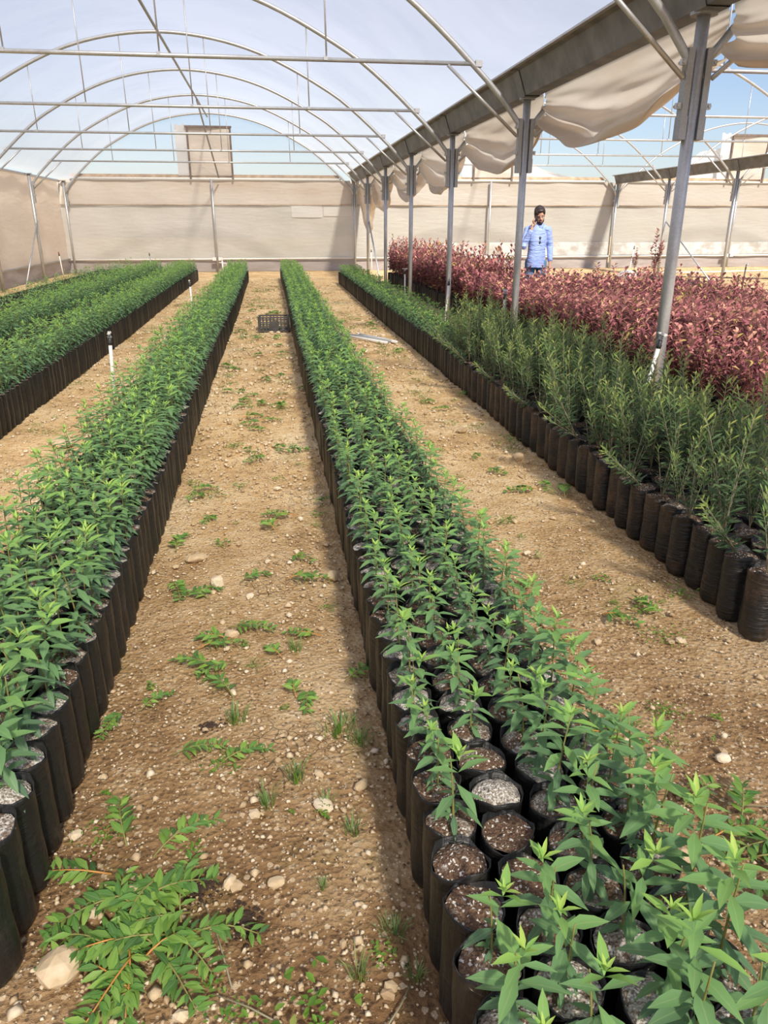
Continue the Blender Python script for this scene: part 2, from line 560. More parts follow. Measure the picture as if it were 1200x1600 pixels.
wall_back = structure(thing('wall_back', (0, 0, 0)))
for k, (x0, x1) in enumerate([(-9.2, -0.02), (0.02, 8.98), (9.02, 19.0)]):
    rippled(x0, x1, 0.0, 0.40, YB + 0.15, 0.02, k).build('skirt', MAT['skirt_sheet'], wall_back, True)
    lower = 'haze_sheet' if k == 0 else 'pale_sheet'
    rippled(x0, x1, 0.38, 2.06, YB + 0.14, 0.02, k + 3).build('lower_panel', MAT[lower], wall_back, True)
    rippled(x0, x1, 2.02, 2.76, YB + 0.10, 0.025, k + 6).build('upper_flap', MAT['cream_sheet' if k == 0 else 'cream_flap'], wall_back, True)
    b = MB(); b.tube([(x0, YB + 0.07, 0.39), (x1, YB + 0.07, 0.39)], 0.026, 8)
    b.build('base_rail', MAT['white_paint'], wall_back, True)
    b = MB(); b.tube([(x0 + 0.4, YB + 0.04, 2.79), (x1 - 0.4, YB + 0.04, 2.79)], 0.026, 8)
    b.build('eave_rail', MAT['white_paint'], wall_back, True)
    b = MB(); b.tube([(x0, YB + 0.07, 2.035), (x1, YB + 0.07, 2.035)], 0.009, 6)
    b.build('flap_cord', MAT['wood'], wall_back, True)
    b = MB(); b.box(((x0 + x1) / 2, YB + 0.09, 2.87), (x1 - x0 - 0.9, 0.04, 0.09))
    b.build('eave_board', MAT['wood'], wall_back)
# white lime-splashed lower band of the sunlit end wall and bright patches in the near bay
for k, (x0, x1, z0, z1) in enumerate([(2.1, 8.9, 0.43, 0.86), (9.1, 16.0, 0.43, 0.84)]):
    rippled(x0, x1, z0, z1, YB + 0.10, 0.02, k + 4, nv=4).build('white_band', MAT['lime_band'], wall_back, True)
for k, (x0, x1, z0, z1) in enumerate([(-2.05, -1.05, 1.66, 2.0), (-1.0, -0.08, 1.70, 1.98)]):
    rippled(x0, x1, z0, z1, YB + 0.10, 0.015, k + 2, nu=12, nv=4).build('bright_patch', MAT['white_film'], wall_back, True)

# gable over the near bay: clear film up to the last hoop, with a framed cream vent cover
b = MB()


def gable(u, v):
    d = (u * 2 - 1) * 4.15
    return (-4.5 + d, YB + 0.03 + 0.02 * math.sin(u * 40) * v, 2.82 + (max(2.83, hoop_z(d)) - 2.82) * v)


b.grid(gable, 60, 6)
b.build('gable_film', MAT['gable_film'], wall_back, True)


def gable_leftover(name, pts, mat):
    b = MB()
    n = len(pts)
    nv = 5
    V = [(x, YB + 0.25 + 0.05 * math.sin(i * 1.3 + j), z0 + (z1 - z0) * j / nv) for i, (x, z0, z1) in enumerate(pts) for j in range(nv + 1)]
    b.add(V, [(i * (nv + 1) + j, (i + 1) * (nv + 1) + j, (i + 1) * (nv + 1) + j + 1, i * (nv + 1) + j + 1) for i in range(n - 1) for j in range(nv)])
    return b.build(name, mat, wall_back, True)


gable_leftover('loose_film', [(5.2, 2.8, 3.75), (5.5, 2.8, 3.55), (5.9, 2.8, 3.35), (6.4, 2.8, 3.16), (7.0, 2.8, 3.0), (7.7, 2.8, 2.9), (8.6, 2.8, 2.88)], MAT['white_film'])
gable_leftover('loose_film', [(9.6, 2.8, 2.9), (10.6, 2.8, 3.0), (11.4, 2.8, 3.3), (12.0, 2.8, 3.75), (12.9, 2.8, 3.9)], MAT['white_film'])


def vent_cover(cx, label):
    t = thing('vent_cover', (cx, YB + 0.02, 2.86), label, 'vent cover')
    b = MB()
    b.grid(lambda u, v: ((u - 0.5) * 1.36, 0.04 * math.sin(u * 5) * v + 0.02 * math.sin(v * 9 + u * 4), 0.02 + v * 1.36), 14, 12)
    b.build('sheet', MAT['cream_sheet'], t, True)
    for x in (-0.64, 0.66):
        b = MB(); b.box((x, -0.05, 0.64), (0.05, 0.05, 1.46)); b.build('stile', MAT['dark_wood'], t)
    b = MB(); b.box((0, -0.05, 1.39), (1.42, 0.05, 0.06)); b.build('head_rail', MAT['dark_wood'], t)
    b = MB(); b.grid(lambda u, v: (-0.68 - u * 0.34, 0.02 + 0.03 * math.sin(v * 7), 0.02 + v * (1.42 + 0.03 * math.sin(u * 9))), 5, 8)
    b.build('loose_edge', MAT['white_film'], t, True)
    return t


vent_cover(-4.5, 'cream sheet vent cover framed in dark wood above the near end wall')
vent_cover(4.6, 'cream vent cover above end wall, partly hidden by hanging film beside the steel posts')
vent_cover(13.6, 'cream vent cover high over the end wall at the far right edge')

wall_left = structure(thing('wall_left', (0, 0, 0)))
rippled(-9, YB + 0.16, 0.40, 2.72, -9.2, 0.03, 2, nu=110, axis='y').build('side_sheet', MAT['left_sheet'], wall_left, True)
rippled(-9, YB + 0.16, 0.0, 0.42, -9.22, 0.03, 5, nu=110, nv=4, axis='y').build('skirt', MAT['skirt_sheet'], wall_left, True)
b = MB(); b.tube([(-9.12, -9, 0.42), (-9.12, YB, 0.42)], 0.025, 8); b.build('base_rail', MAT['steel'], wall_left, True)
b = MB(); b.tube([(-9.12, -9, 2.70), (-9.12, YB, 2.70)], 0.035, 8); b.build('eave_pipe', MAT['white_paint'], wall_left, True)


# gutters: pressed steel channels in lapped lengths on the post heads
def gutter(x, i0, i1, label):
    t = thing('roof_gutter', (x, post_y(i0), H), label, 'gutter')
    prof = [(-0.20, 0.235), (-0.155, 0.225), (-0.075, 0.0), (0.075, 0.0), (0.155, 0.225), (0.20, 0.235), (0.20, 0.245), (0.148, 0.236), (0.070, 0.012), (-0.070, 0.012), (-0.148, 0.236), (-0.20, 0.247)]
    for i in range(i0, i1):
        ya, yb = post_y(i) - post_y(i0), post_y(i + 1) - post_y(i0)
        b = MB()
        V = [(px, y, pz) for y in (ya - 0.12, yb) for px, pz in prof]
        n = len(prof)
        F = [(k, (k + 1) % n, n + (k + 1) % n, n + k) for k in range(n)] + [tuple(range(n - 1, -1, -1)), tuple(range(n, 2 * n))]
        b.add(V, F)
        o = b.build('channel', MAT['gutter'], t)
        b = MB()   # lap collar
        for (p, q) in zip(prof[:6], prof[1:6]):
            V = [(px * 1.06, y, pz * 1.02 - 0.008) for y in (ya - 0.16, ya + 0.02) for px, pz in (p, q)]
            b.add(V, [(0, 1, 3, 2)])
        b.build('lap_joint', MAT['gutter'], t)
        b = MB()   # film clamping strip on the rim
        for sx in (-1, 1):
            b.box((sx * 0.215, (ya + yb) / 2, 0.25), (0.05, yb - ya, 0.018))
        b.build('clamp_strip', MAT['steel'], t)
    return t


gutter(0.0, -2, 6, 'long grey steel gutter running over the row of near posts')
gutter(9.0, 1, 6, 'grey steel gutter on the far row of posts over the sunlit bay')


def support_post(x, i, label, both=True, brace=None, side=0):
    y = post_y(i)
    t = thing('support_post', (x, y, 0), label, 'post', 'steel posts of the tunnels')
    b = MB(); b.tube([(0, 0, 0), (0, 0, 1.2), (0, 0, H)], 0.041 if i < 6 else 0.036, 14)
    b.build('pipe', MAT['steel'], t, True)
    b = MB(); b.tube([(0, 0, H - 0.02), (0, 0, H + 0.0)], 0.085, 12); b.build('head_plate', MAT['steel_dark'], t)
    for s in ((-1, 1) if both else (side,)):
        b = MB()
        b.box((s * 0.064, 0, 2.26), (0.042, 0.07, 0.52))
        b.box((s * 0.064, 0, 2.06), (0.048, 0.08, 0.14))
        b.build('sleeve', MAT['steel_dark'], t)
        for z in (2.44, 2.19):
            b = MB()
            b.box((s * 0.09, -0.01, z), (0.06, 0.03, 0.035))
            cl = b.build('clamp', MAT['steel'], t)
            b = MB(); b.tube([(s * 0.108, -0.035, z), (s * 0.108, 0.03, z)], 0.011, 6); b.build('bolt', MAT['steel'], cl)
    if brace:
        b = MB(); b.tube([(0.03, 0.03, 1.55), brace], 0.02, 8); b.build('diagonal_brace', MAT['steel'], t, True)
    return t


near_names = ['thick near steel post beside the leaning white sprinkler', 'steel post standing in front of the man', 'third steel post back from the near end, between hanging film swags', 'fourth steel post back, at the edge of the red-leaved bed', 'fifth steel post back, beside the dark red bushes', 'sixth steel post back, braced, one before the end wall', 'thin steel corner post where gutter meets the end wall']
for i in range(7):
    support_post(0.0, i, near_names[i], brace=(0.05, -2.2, 0.02) if i == 5 else None)
support_post(9.0, 6, 'corner post of the far row against the sunlit end wall')
support_post(9.0, 5, 'braced post of the far row, one before the end wall', brace=(-0.05, -3.0, 0.02))
support_post(9.0, 4, 'far row post nearest the right edge with the thin shadowed post behind')
support_post(-9.0, 6, 'corner post where beige side sheet meets the end wall', both=False, side=1)
support_post(-9.0, 5, 'side wall post crossed by a diagonal brace', both=False, side=1, brace=(0.05, -1.9, 0.02))
support_post(-9.0, 4, 'side wall post at the far left edge', both=False, side=1)
for x, lab in ((-4.52, 'thin grey post in the middle of the near end wall'), (4.55, 'thin grey post in the middle of the sunlit end wall'), (13.4, 'thin grey post on the end wall at far right edge')):
    t = thing('wall_post', (x, YB - 0.06, 0), lab, 'post')
    b = MB(); b.tube([(0, 0, 0), (0, 0, 2.78)], 0.035, 10); b.build('pipe', MAT['steel'], t, True)
    b = MB(); b.box((-0.09, -0.03, 0.4), (0.12, 0.07, 0.1)); b.box((0.1, -0.03, 0.4), (0.12, 0.07, 0.1)); b.build('rail_clamp', MAT['white_paint'], t)


def roof_hoop(xc, i, label, bar=True, thick=0.03, group=None, rng_side=(-1, 1)):
    y = post_y(i)
    t = thing('roof_hoop', (xc, y - (0.02 if i == 6 else 0), 2.45), label, 'roof hoop', group)
    b = MB()
    pts = [(-4.44, 0, -0.1)] + [(d, 0, hoop_z(d) - 2.45) for d in np.linspace(-4.42, 4.42, 49)] + [(4.44, 0, -0.1)]
    b.tube(pts, thick, 8)
    b.build('arch', MAT['steel'], t, True)
    if not bar:
        return t
    b = MB(); b.tube([(-3.95, 0, 0.57), (3.95, 0, 0.57)], 0.021, 8); b.build('tie_bar', MAT['steel'], t, True)
    for d in (-2.32, -0.73, 0.72, 2.36):
        b = MB(); b.tube([(d, 0.0, hoop_z(d) - 2.45), (d + 0.01, 0, 0.57)], 0.009, 6); dr = b.build('dropper', MAT['steel'], t, True)
        b = MB(); b.box((d, 0, 0.58), (0.04, 0.05, 0.035)); b.build('dropper_clip', MAT['steel'], dr)
    for s in (-1, 1):
        b = MB(); b.tube([(s * 3.62, -0.02, 0.55), (s * 4.40, -0.02, -0.10)], 0.017, 8); b.build('knee_brace', MAT['steel'], t, True)
        b = MB(); b.box((s * 3.95, 0, 0.57), (0.07, 0.07, 0.06)); b.build('tie_clamp', MAT['steel'], t)
    return t


for i in range(0, 7):
    lab = ['nearest overhead hoop, only its foot and brace showing beside the thick post', 'big steel hoop whose tie bar is lowest-spaced nearest overhead', 'steel hoop with the second tie bar from overhead', 'steel hoop with the third tie bar from overhead', 'steel hoop with the fourth tie bar from overhead', 'steel hoop with the fifth tie bar, before the end wall', 'thin end hoop above the near end wall'][i]
    lab = lab.replace('whose tie bar is lowest-spaced nearest overhead', 'with the nearest tie bar crossing the whole near bay')
    roof_hoop(-4.5, i, lab, bar=i < 6, group='hoops of the near bay')
for i in range(0, 7):
    roof_hoop(4.5, i, 'bare hoop of the open sunlit bay, ' + ('on the end wall' if i == 6 else nth(6 - i) + ' before the end wall'), bar=i < 6, thick=0.028, group='hoops of the open bay')
for i in range(3, 7):
    roof_hoop(13.5, i, 'bare hoop beyond the far posts, ' + ('on the end wall' if i == 6 else nth(6 - i) + ' before the end wall'), bar=i < 6, thick=0.028, group='hoops beyond the far posts')


def ridge(xc, y0, label, brace):
    t = thing('ridge_purlin', (xc, y0, 4.5), label, 'purlin')
    b = MB(); b.tube([(0, 0, 0.03), (0, YB - y0, 0.03)], 0.024, 8); b.build('pipe', MAT['steel_dark'], t, True)
    if brace:
        b = MB(); b.tube([(0, post_y(5) - y0, 0.0), (0.22, YB - 0.1 - y0, -1.68)], 0.024, 8); b.build('end_brace', MAT['steel_dark'], t, True)


ridge(-4.5, 2.0, 'dark ridge pipe running overhead down the middle of the near bay', True)
ridge(4.5, 8.0, 'dark ridge pipe of the open sunlit bay', False)


# rolled-up dividing film hanging in swags from the gutter
def curtain():
    t = thing('hanging_curtain', (0.10, Y0, H), 'cream plastic film gathered in swags below the long gutter', 'curtain')
    lows = {-1: 2.24, 0: 2.10, 1: 2.03, 2: 1.88, 3: 1.86, 4: 1.68, 5: 1.12}
    for i in range(-2, 6):
        ya, yb = post_y(i), post_y(i + 1)
        low = lows.get(i, 2.25)
        r = random.Random(40 + i)
        ph = [r.uniform(0, 6) for _ in range(6)]
        skew = [r.uniform(-0.16, -0.02), r.uniform(0.0, 0.2)][i % 2]
        if i == 0:
            skew = -0.17
        depth = H - low

        def fn(u, v, ya=ya, yb=yb, low=low, ph=ph, skew=skew, depth=depth, i=i):
            # u along the gutter, v from the gutter rim to the hem and a little up again behind
            w = max(0.0, math.sin(math.pi * min(1, max(0, u)) ** (1.0 - skew * 2))) ** (0.35 if i < 0 else 0.75)
            sag = (0.31 + (depth - 0.31) * w)
            z = 0.05 - sag * min(1.0, v * 1.12)
            if v > 0.9:
                z = 0.05 - sag * (1.0 - (v - 0.9) * 1.6)
            belly = 0.10 * math.sin(math.pi * min(1, v * 1.05)) * (0.35 + w)
            fold = 0.052 * (0.4 + w) * v * math.sin(v * 21 + 2.2 * math.sin(u * 5 + ph[0]) + ph[1])
            fold += 0.035 * v * math.sin(v * 16 + 9 * abs(u - 0.5) + ph[2]) + 0.016 * v * math.sin(v * 33 - 14 * abs(u - 0.45) + ph[5]) + 0.010 * math.sin(v * 47 + u * 9 + ph[3]) * v
            x = 0.06 + belly + fold + (0.10 * (v - 0.9) * 10 if v > 0.9 else 0)
            pinch = 0.05 * v * (1 - w)
            return (x - pinch + 0.02, (ya + 0.03) + (yb - ya - 0.06) * u - Y0, z + 0.02 * math.sin(u * 17 + ph[4]) * v * w)
        b = MB()
        b.grid(fn, 56, 72)
        b.build('swag', MAT['swag'], t, True)


curtain()


# ------------------------------------------------------------------ leaf and plant geometry
def leaf_hi(width, widest, droop, fold=0.35):
    st = [(0.0, 0.0), (0.14, 0.35), (widest, 1.0), (0.5 + widest * 0.5, 0.72), (1.0, 0.0)]
    V, ac = [(0, 0, 0)], [0.0]
    for t, w in st[1:-1]:
        hw = width / 2 * w
        z = -droop * t * t
        V += [(-hw, t, z + hw * fold), (0, t, z), (hw, t, z + hw * fold)]
        ac += [-1, 0, 1]
    V.append((0, 1, -droop)); ac.append(0.0)
    F = [(0, 2, 1), (0, 3, 2)]
    for a in (1, 4):
        F += [(a, a + 1, a + 4, a + 3), (a + 1, a + 2, a + 5, a + 4)]
    F += [(7, 8, 10), (8, 9, 10)]
    return np.array(V, float), F, ac


def leaf_lo(width, widest, droop):
    hw = width / 2
    z = -droop * widest * widest
    V = [(0, 0, 0), (-hw, widest, z + hw * 0.3), (hw, widest, z + hw * 0.3), (0, 1, -droop)]
    return np.array(V, float), [(0, 2, 1), (1, 2, 3)], [0.5] * 4


LEAF = {'green': (0.31, 0.42, 0.24), 'red': (0.52, 0.58, 0.25), 'olive': (0.215, 0.5, 0.06)}


def place(p, az, el, roll, L, wf=1.0):
    return np.array(Matrix.Translation(p) @ Matrix.Rotation(az, 4, 'Z') @ Matrix.Rotation(el, 4, 'X') @ Matrix.Rotation(roll, 4, 'Y') @ Matrix.Diagonal((L * wf, L, L, 1)))


def green_plan(r, h, full=1.0):
    """(leaf placements, stem lines) of one sapling standing at z = 0."""
    leaves, stems = [], []
    lean = (r.uniform(-0.04, 0.04), r.uniform(-0.04, 0.04))

    def at(t):
        return Vector((lean[0] * t * t * h * 4, lean[1] * t * t * h * 4, h * t))
    stems.append(([at(k / 5) for k in range(6)], [0.0030 - 0.0017 * k / 5 for k in range(6)]))
    n = max(5, int(h / 0.0215))
    az = r.uniform(0, 6.28)
    for k in range(n):
        t = 0.07 + 0.87 * k / (n - 1)
        for s in range(2 if (k % 3) else 3):
            a = az + s * 2 * math.pi / (2 if (k % 3) else 3) + r.uniform(-0.35, 0.35)
            L = (0.032 + 0.042 * math.sin(math.pi * (0.12 + 0.72 * t))) * r.uniform(0.82, 1.2) * (0.8 + 0.9 * h)
            el = math.radians(-22 + 58 * t * t + r.uniform(-14, 16))
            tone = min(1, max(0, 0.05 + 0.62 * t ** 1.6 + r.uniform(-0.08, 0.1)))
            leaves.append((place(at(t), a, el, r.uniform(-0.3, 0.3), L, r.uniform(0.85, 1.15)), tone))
        az += 1.25
    for k in range(6):
        leaves.append((place(at(1.0), az + k * 1.1, math.radians(r.uniform(38, 76)), 0, r.uniform(0.022, 0.042) * (0.8 + 0.8 * h), 0.8), r.uniform(0.72, 1.0)))
    for k in range(int(5 * full)):
        leaves.append((place(Vector((r.uniform(-0.012, 0.012), r.uniform(-0.012, 0.012), r.uniform(0.005, 0.04))), r.uniform(0, 6.28), math.radians(r.uniform(5, 50)), 0, r.uniform(0.022, 0.036), 1.2), r.uniform(0.15, 0.45)))
    return leaves, stems


def olive_plan(r, h):
    leaves, stems = [], []
    ns = r.choice((4, 5, 5, 6))
    for s in range(ns):
        a0 = r.uniform(0, 6.28)
        sp = r.uniform(0.08, 0.42) if s else 0.05
        hh = h * (1.0 if s == 0 else r.uniform(0.55, 0.92))
        base = Vector((0, 0, 0.0 if s == 0 else r.uniform(0, 0.06)))
        bend = r.uniform(-0.08, 0.08)

        def at(t, a0=a0, sp=sp, hh=hh, base=base, bend=bend):
            d = sp * hh * t + bend * t * t * hh
            return base + Vector((math.cos(a0) * d, math.sin(a0) * d, hh * t * (1 - sp * 0.25 * t)))
        stems.append(([at(k / 6) for k in range(7)], [0.0027 - 0.0019 * k / 6 for k in range(7)]))
        n = int(hh / 0.021)
        for k in range(n):
            t = 0.16 + 0.84 * k / n
            for q in (0, math.pi):
                if r.random() < 0.10:
                    continue
                az = k * 1.57 + q + r.uniform(-0.35, 0.35) + a0
                L = r.uniform(0.040, 0.062) * (1.08 - 0.40 * t ** 3)
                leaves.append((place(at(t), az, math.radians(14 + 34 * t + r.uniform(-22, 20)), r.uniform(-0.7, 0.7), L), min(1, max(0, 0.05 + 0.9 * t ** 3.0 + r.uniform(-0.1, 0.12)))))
    return leaves, stems


def red_plan(r, h):
    leaves, stems = [], []
    nb = r.choice((4, 5, 6))
    for s in range(nb + 1):
        a0 = r.uniform(0, 6.28)
        sp = 0.04 if s == 0 else r.uniform(0.14, 0.42)
        hh = h if s == 0 else h * r.uniform(0.45, 0.85)
        zb = 0.0 if s == 0 else r.uniform(0.05, 0.3) * h

        def at(t, a0=a0, sp=sp, hh=hh, zb=zb):
            d = sp * hh * t * (1.2 - 0.4 * t)
            return Vector((math.cos(a0) * d, math.sin(a0) * d, zb + (hh - zb) * t))
        stems.append(([at(k / 4) for k in range(5)], [0.0042 - 0.0028 * k / 4 for k in range(5)]))
        n = max(4, int((hh - zb) / 0.036))
        for k in range(n):
            t = 0.12 + 0.88 * k / (n - 1)
            z = at(t)[2] / h
            for q in (0, math.pi):
                az = k * 1.7 + q + r.uniform(-0.4, 0.4) + a0
                L = r.uniform(0.052, 0.082)
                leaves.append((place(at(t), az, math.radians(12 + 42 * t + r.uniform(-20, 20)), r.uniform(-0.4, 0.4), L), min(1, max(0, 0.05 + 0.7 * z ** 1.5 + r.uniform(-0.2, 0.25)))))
    return leaves, stems


def foliage_mb(kind, leaves, lo=False, grow=1.0):
    b = MB()
    V, F, ac = leaf_lo(*LEAF[kind]) if lo else leaf_hi(*LEAF[kind])
    r = random.Random(5)
    for Mx, tone in leaves:
        P = (V * grow) @ Mx[:3, :3].T + Mx[:3, 3]
        b.add(P, F, 0, tone, r.random(), ac)
    return b


def stems_mb(stems, n=5):
    b = MB()
    for pts, rad in stems:
        b.tube(pts, rad, n)
    return b


PH, PR = 0.28, 0.058


def bag_mb(r, rad=PR, h=PH, n=18, rim=0.010):
    b = MB()
    ph = [r.uniform(0, 6.28) for _ in range(4)]
    sq = r.uniform(-0.09, 0.09)
    V, F = [], []
    prof = [(0.86, 0.0), (0.97, 0.018), (1.0, 0.07), (0.98, 0.14), (1.02, 0.21), (1.0, h - 0.012), (1.03, h), (0.985, h + 0.002), (0.95, h - 0.03)]
    for j, (k, z) in enumerate(prof):
        for i in range(n):
            th = 2 * math.pi * i / n
            rr = rad * k * (1 + sq * math.cos(2 * th + ph[3]) + 0.03 * math.sin(3 * th + ph[0] + z * 9) + 0.02 * math.sin(5 * th + ph[1] + z * 23))
            zz = z + (rim * math.sin(2 * th + ph[2]) + rim * 0.5 * math.sin(5 * th + ph[1]) if j in (5, 6, 7) else 0)
            V.append((rr * math.cos(th), rr * math.sin(th), zz))
    for j in range(len(prof) - 1):
        for i in range(n):
            i2 = (i + 1) % n
            F.append((j * n + i, j * n + i2, (j + 1) * n + i2, (j + 1) * n + i))
    F.append(tuple(range(n - 1, -1, -1)))
    b.add(V, F)
    return b


def soil_mb(r, rad=PR * 0.95, h=PH, mound=0.0, n=16):
    b = MB()
    V = [(0, 0, h - 0.012 + mound + r.uniform(-0.003, 0.003))]
    F = []
    for j, k in enumerate((0.35, 0.7, 1.0)):
        for i in range(n):
            th = 2 * math.pi * i / n
            V.append((rad * k * math.cos(th), rad * k * math.sin(th), h - 0.012 + mound * (1 - k * k) + r.uniform(-0.005, 0.005)))
    for i in range(n):
        F.append((0, 1 + i, 1 + (i + 1) % n))
    for j in range(2):
        for i in range(n):
            a, c = 1 + j * n, 1 + (j + 1) * n
            F.append((a + i, c + i, c + (i + 1) % n, a + (i + 1) % n))
    b.add(V, F)
    return b


vr = random.Random(3)
BAGS = [bag_mb(vr).mesh('bag', MAT['bag'], True) for _ in range(6)]
BAGS_D = [bag_mb(vr, 0.064, 0.27, rim=0.012).mesh('bag', MAT['bag_dusty'], True) for _ in range(6)]
SOILS = [soil_mb(vr, mound=m).mesh('soil', MAT['soil'], True) for m in (0.0, 0.004, 0.012, 0.02)]
SOILS_B = [soil_mb(vr, 0.061, 0.27, mound=m).mesh('soil', MAT['soil_brown'], True) for m in (0.0, 0.008)]


SOILS_R = [soil_mb(vr, mound=m).mesh('soil', MAT['soil_brown'], True) for m in (0.0, 0.008)]


class Kind:
    pass


def make_variants(plan, kind, heights, leafmat, stemmat, seed):
    out = []
    r = random.Random(seed)
    for h in heights:
        k = Kind()
        k.h = h
        k.leaves, st = plan(r, h)
        k.fol = foliage_mb(kind, k.leaves).mesh('foliage', MAT[leafmat], True)
        k.stem = stems_mb(st).mesh('stem', MAT[stemmat], True)
        out.append(k)
    return out


GREENS = make_variants(green_plan, 'green', [0.13, 0.16, 0.19, 0.21, 0.22, 0.23, 0.24, 0.25, 0.26, 0.28], 'green_leaf', 'green_stem', 21)
OLIVES = make_variants(olive_plan, 'olive', [0.36, 0.40, 0.45, 0.50, 0.55, 0.58, 0.38, 0.48], 'olive_leaf', 'pale_stem', 22)
REDS = make_variants(red_plan, 'red', [0.42, 0.46, 0.5, 0.53, 0.56, 0.6, 0.66], 'red_leaf', 'red_stem', 23)

TONES = 8


def leaf_meshes(kind, mat):
    out = []
    for t in range(TONES):
        V, F, ac = leaf_hi(*LEAF[kind])
        b = MB()
        b.add(V, F, 0, (t + 0.5) / TONES, 0.0, ac)
        out.append(b.mesh('leaf', MAT[mat], True))
    return out


LEAF_ME = {'green': leaf_meshes('green', 'green_leaf'), 'red': leaf_meshes('red', 'red_leaf')}


def potted(name, x, y, var, bag, soil, label, cat, group, r, kind, zsoil=PH - 0.012, single_leaves=False, bare=False, scale=1.0, tilt=0.0):
    t = thing(name, (x, y, 0), label, cat, group, r.uniform(0, 6.28))
    link('bag', bag, t)
    link('soil', soil, t)
    if bare:
        return t
    z = Vector((r.uniform(-0.012, 0.012), r.uniform(-0.012, 0.012), zsoil - 0.004))
    s = link('stem', var.stem, t, z)
    s.scale = (scale, scale, scale)
    lean = Matrix.Rotation(-t.rotation_euler[2], 3, 'Z') @ Matrix.Rotation(-tilt, 3, 'Y')   # lean towards the path
    s.rotation_euler = lean.to_euler()
    if single_leaves:
        T = Matrix.Translation(z) @ Matrix.Scale(scale, 4)
        for Mx, tone in var.leaves:
            o = bpy.data.objects.new('leaf', LEAF_ME[kind][min(TONES - 1, int(tone * TONES))])
            COL.objects.link(o)
            o.parent = t
            o.matrix_local = T @ Matrix(Mx.tolist())
    else:
        f = link('foliage', var.fol, t, z, 'stuff')
        f.scale = (scale, scale, scale)
        f.rotation_euler = lean.to_euler()
    return t


# ------------------------------------------------------------------ beds of green saplings
P = 0.1135
BEDS = [
    dict(name='centre bed', files=[-2.485, -2.362, -2.238, -2.108], y0=0.66, y1=22.4, own=True),
    dict(name='bed left of path', files=[-3.835, -3.712, -3.588, -3.465], y0=1.05, y1=21.6, own=True),
    dict(name='third bed', files=[-5.24, -5.12, -4.995, -4.87], y0=4.6, y1=22.2, own=False),
    dict(name='fourth bed', files=[-6.17, -6.05, -5.93, -5.81], y0=6.6, y1=22.4, own=False),
    dict(name='bed by the side wall', files=[-7.5, -7.3, -7.1, -6.9, -6.7], y0=9.0, y1=23.0, own=False, sparse=True),
    dict(name='bed by the posts', files=[-1.02, -0.90, -0.78, -0.66], y0=7.75, y1=20.4, own=False, small=True),
]
FILE_WORDS = ['leftmost file', 'second file from left', 'second file from right', 'rightmost file']
cands = []
for bi, bed in enumerate(BEDS):
    r = random.Random(100 + bi)
    for fi, fx in enumerate(bed['files']):
        y = bed['y0'] + (0.5 * P if fi % 2 else 0) + r.uniform(-0.01, 0.01)
        row = 0
        while y < bed['y1']:
            x = fx + r.uniform(-0.006, 0.006) + 0.03 * math.sin(y * 0.5 + bi) * 0.4
            if in_frame(x, y, 0.30) or in_frame(x, y, 0.5) or (in_frame(x, y, 0.0) and y < 3):
                row += 1
                dist = float((np.array([x, y, 0.35]) - CAM) @ FW)
                cands.append((dist, bi, fi, row, x, y))
            y += P * r.uniform(0.95, 1.05) * (1.7 if bed.get('sparse') else 1.0)
own = sorted(c for c in cands if BEDS[c[1]]['own'])[:300]
own_set = set(own)
rest = [c for c in cands if c not in own_set]
pr = random.Random(77)
NEAR_LEAVES = 2.35
for dist, bi, fi, row, x, y in own:
    bed = BEDS[bi]
    bare = (bi == 0 and fi == 0 and y < 1.12 and y > 0.92) or (bi == 0 and fi == 1 and 1.05 < y < 1.42) or (bi == 1 and fi == 3 and y < 1.42)
    if bi == 0 and fi <= 1 and y < 1.9:
        var = GREENS[pr.choice((0, 0, 1, 1, 2))]
    elif bi == 0 and y < 2.5:
        var = GREENS[pr.choice((1, 2, 3) if fi <= 1 else (2, 3, 4, 5) if y > 1.5 and fi == 2 else (5, 6, 7, 8, 9))]
    elif bi == 0:
        var = GREENS[pr.choice((2, 3, 4, 5, 6, 7, 8))]
    else:
        var = GREENS[pr.choice((3, 5, 6, 7, 8, 9, 9))]
    lab = ('bare black bag of soil' if bare else 'green bagged sapling') + ' in the ' + bed['name'] + ', ' + FILE_WORDS[fi] + ', ' + nth(row) + ' from front'
    soil = SOILS[pr.randrange(4)]
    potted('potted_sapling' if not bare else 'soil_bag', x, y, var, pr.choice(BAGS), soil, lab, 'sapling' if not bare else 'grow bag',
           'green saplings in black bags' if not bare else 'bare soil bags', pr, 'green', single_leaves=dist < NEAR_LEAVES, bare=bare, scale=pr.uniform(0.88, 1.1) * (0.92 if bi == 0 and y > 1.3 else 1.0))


# the many more behind them: one object, low-detail copies of the same plants
def tri_template(parts):
    """parts: list of (V, F, mat, tone, rnd, ac); returns arrays with triangles only."""
    Vs, Ts, Ms, to, rn, ac = [], [], [], [], [], []
    o = 0
    for V, F, m, t, q, a in parts:
        Vs.append(np.asarray(V, float))
        for f in F:
            for k in range(1, len(f) - 1):
                Ts.append((f[0] + o, f[k] + o, f[k + 1] + o)); Ms.append(m)
        to += [t] * len(V); rn += [q] * len(V); ac += list(a) if a is not None else [1.0] * len(V)
        o += len(V)
    return np.concatenate(Vs), np.array(Ts), np.array(Ms), np.array(to), np.array(rn), np.array(ac)


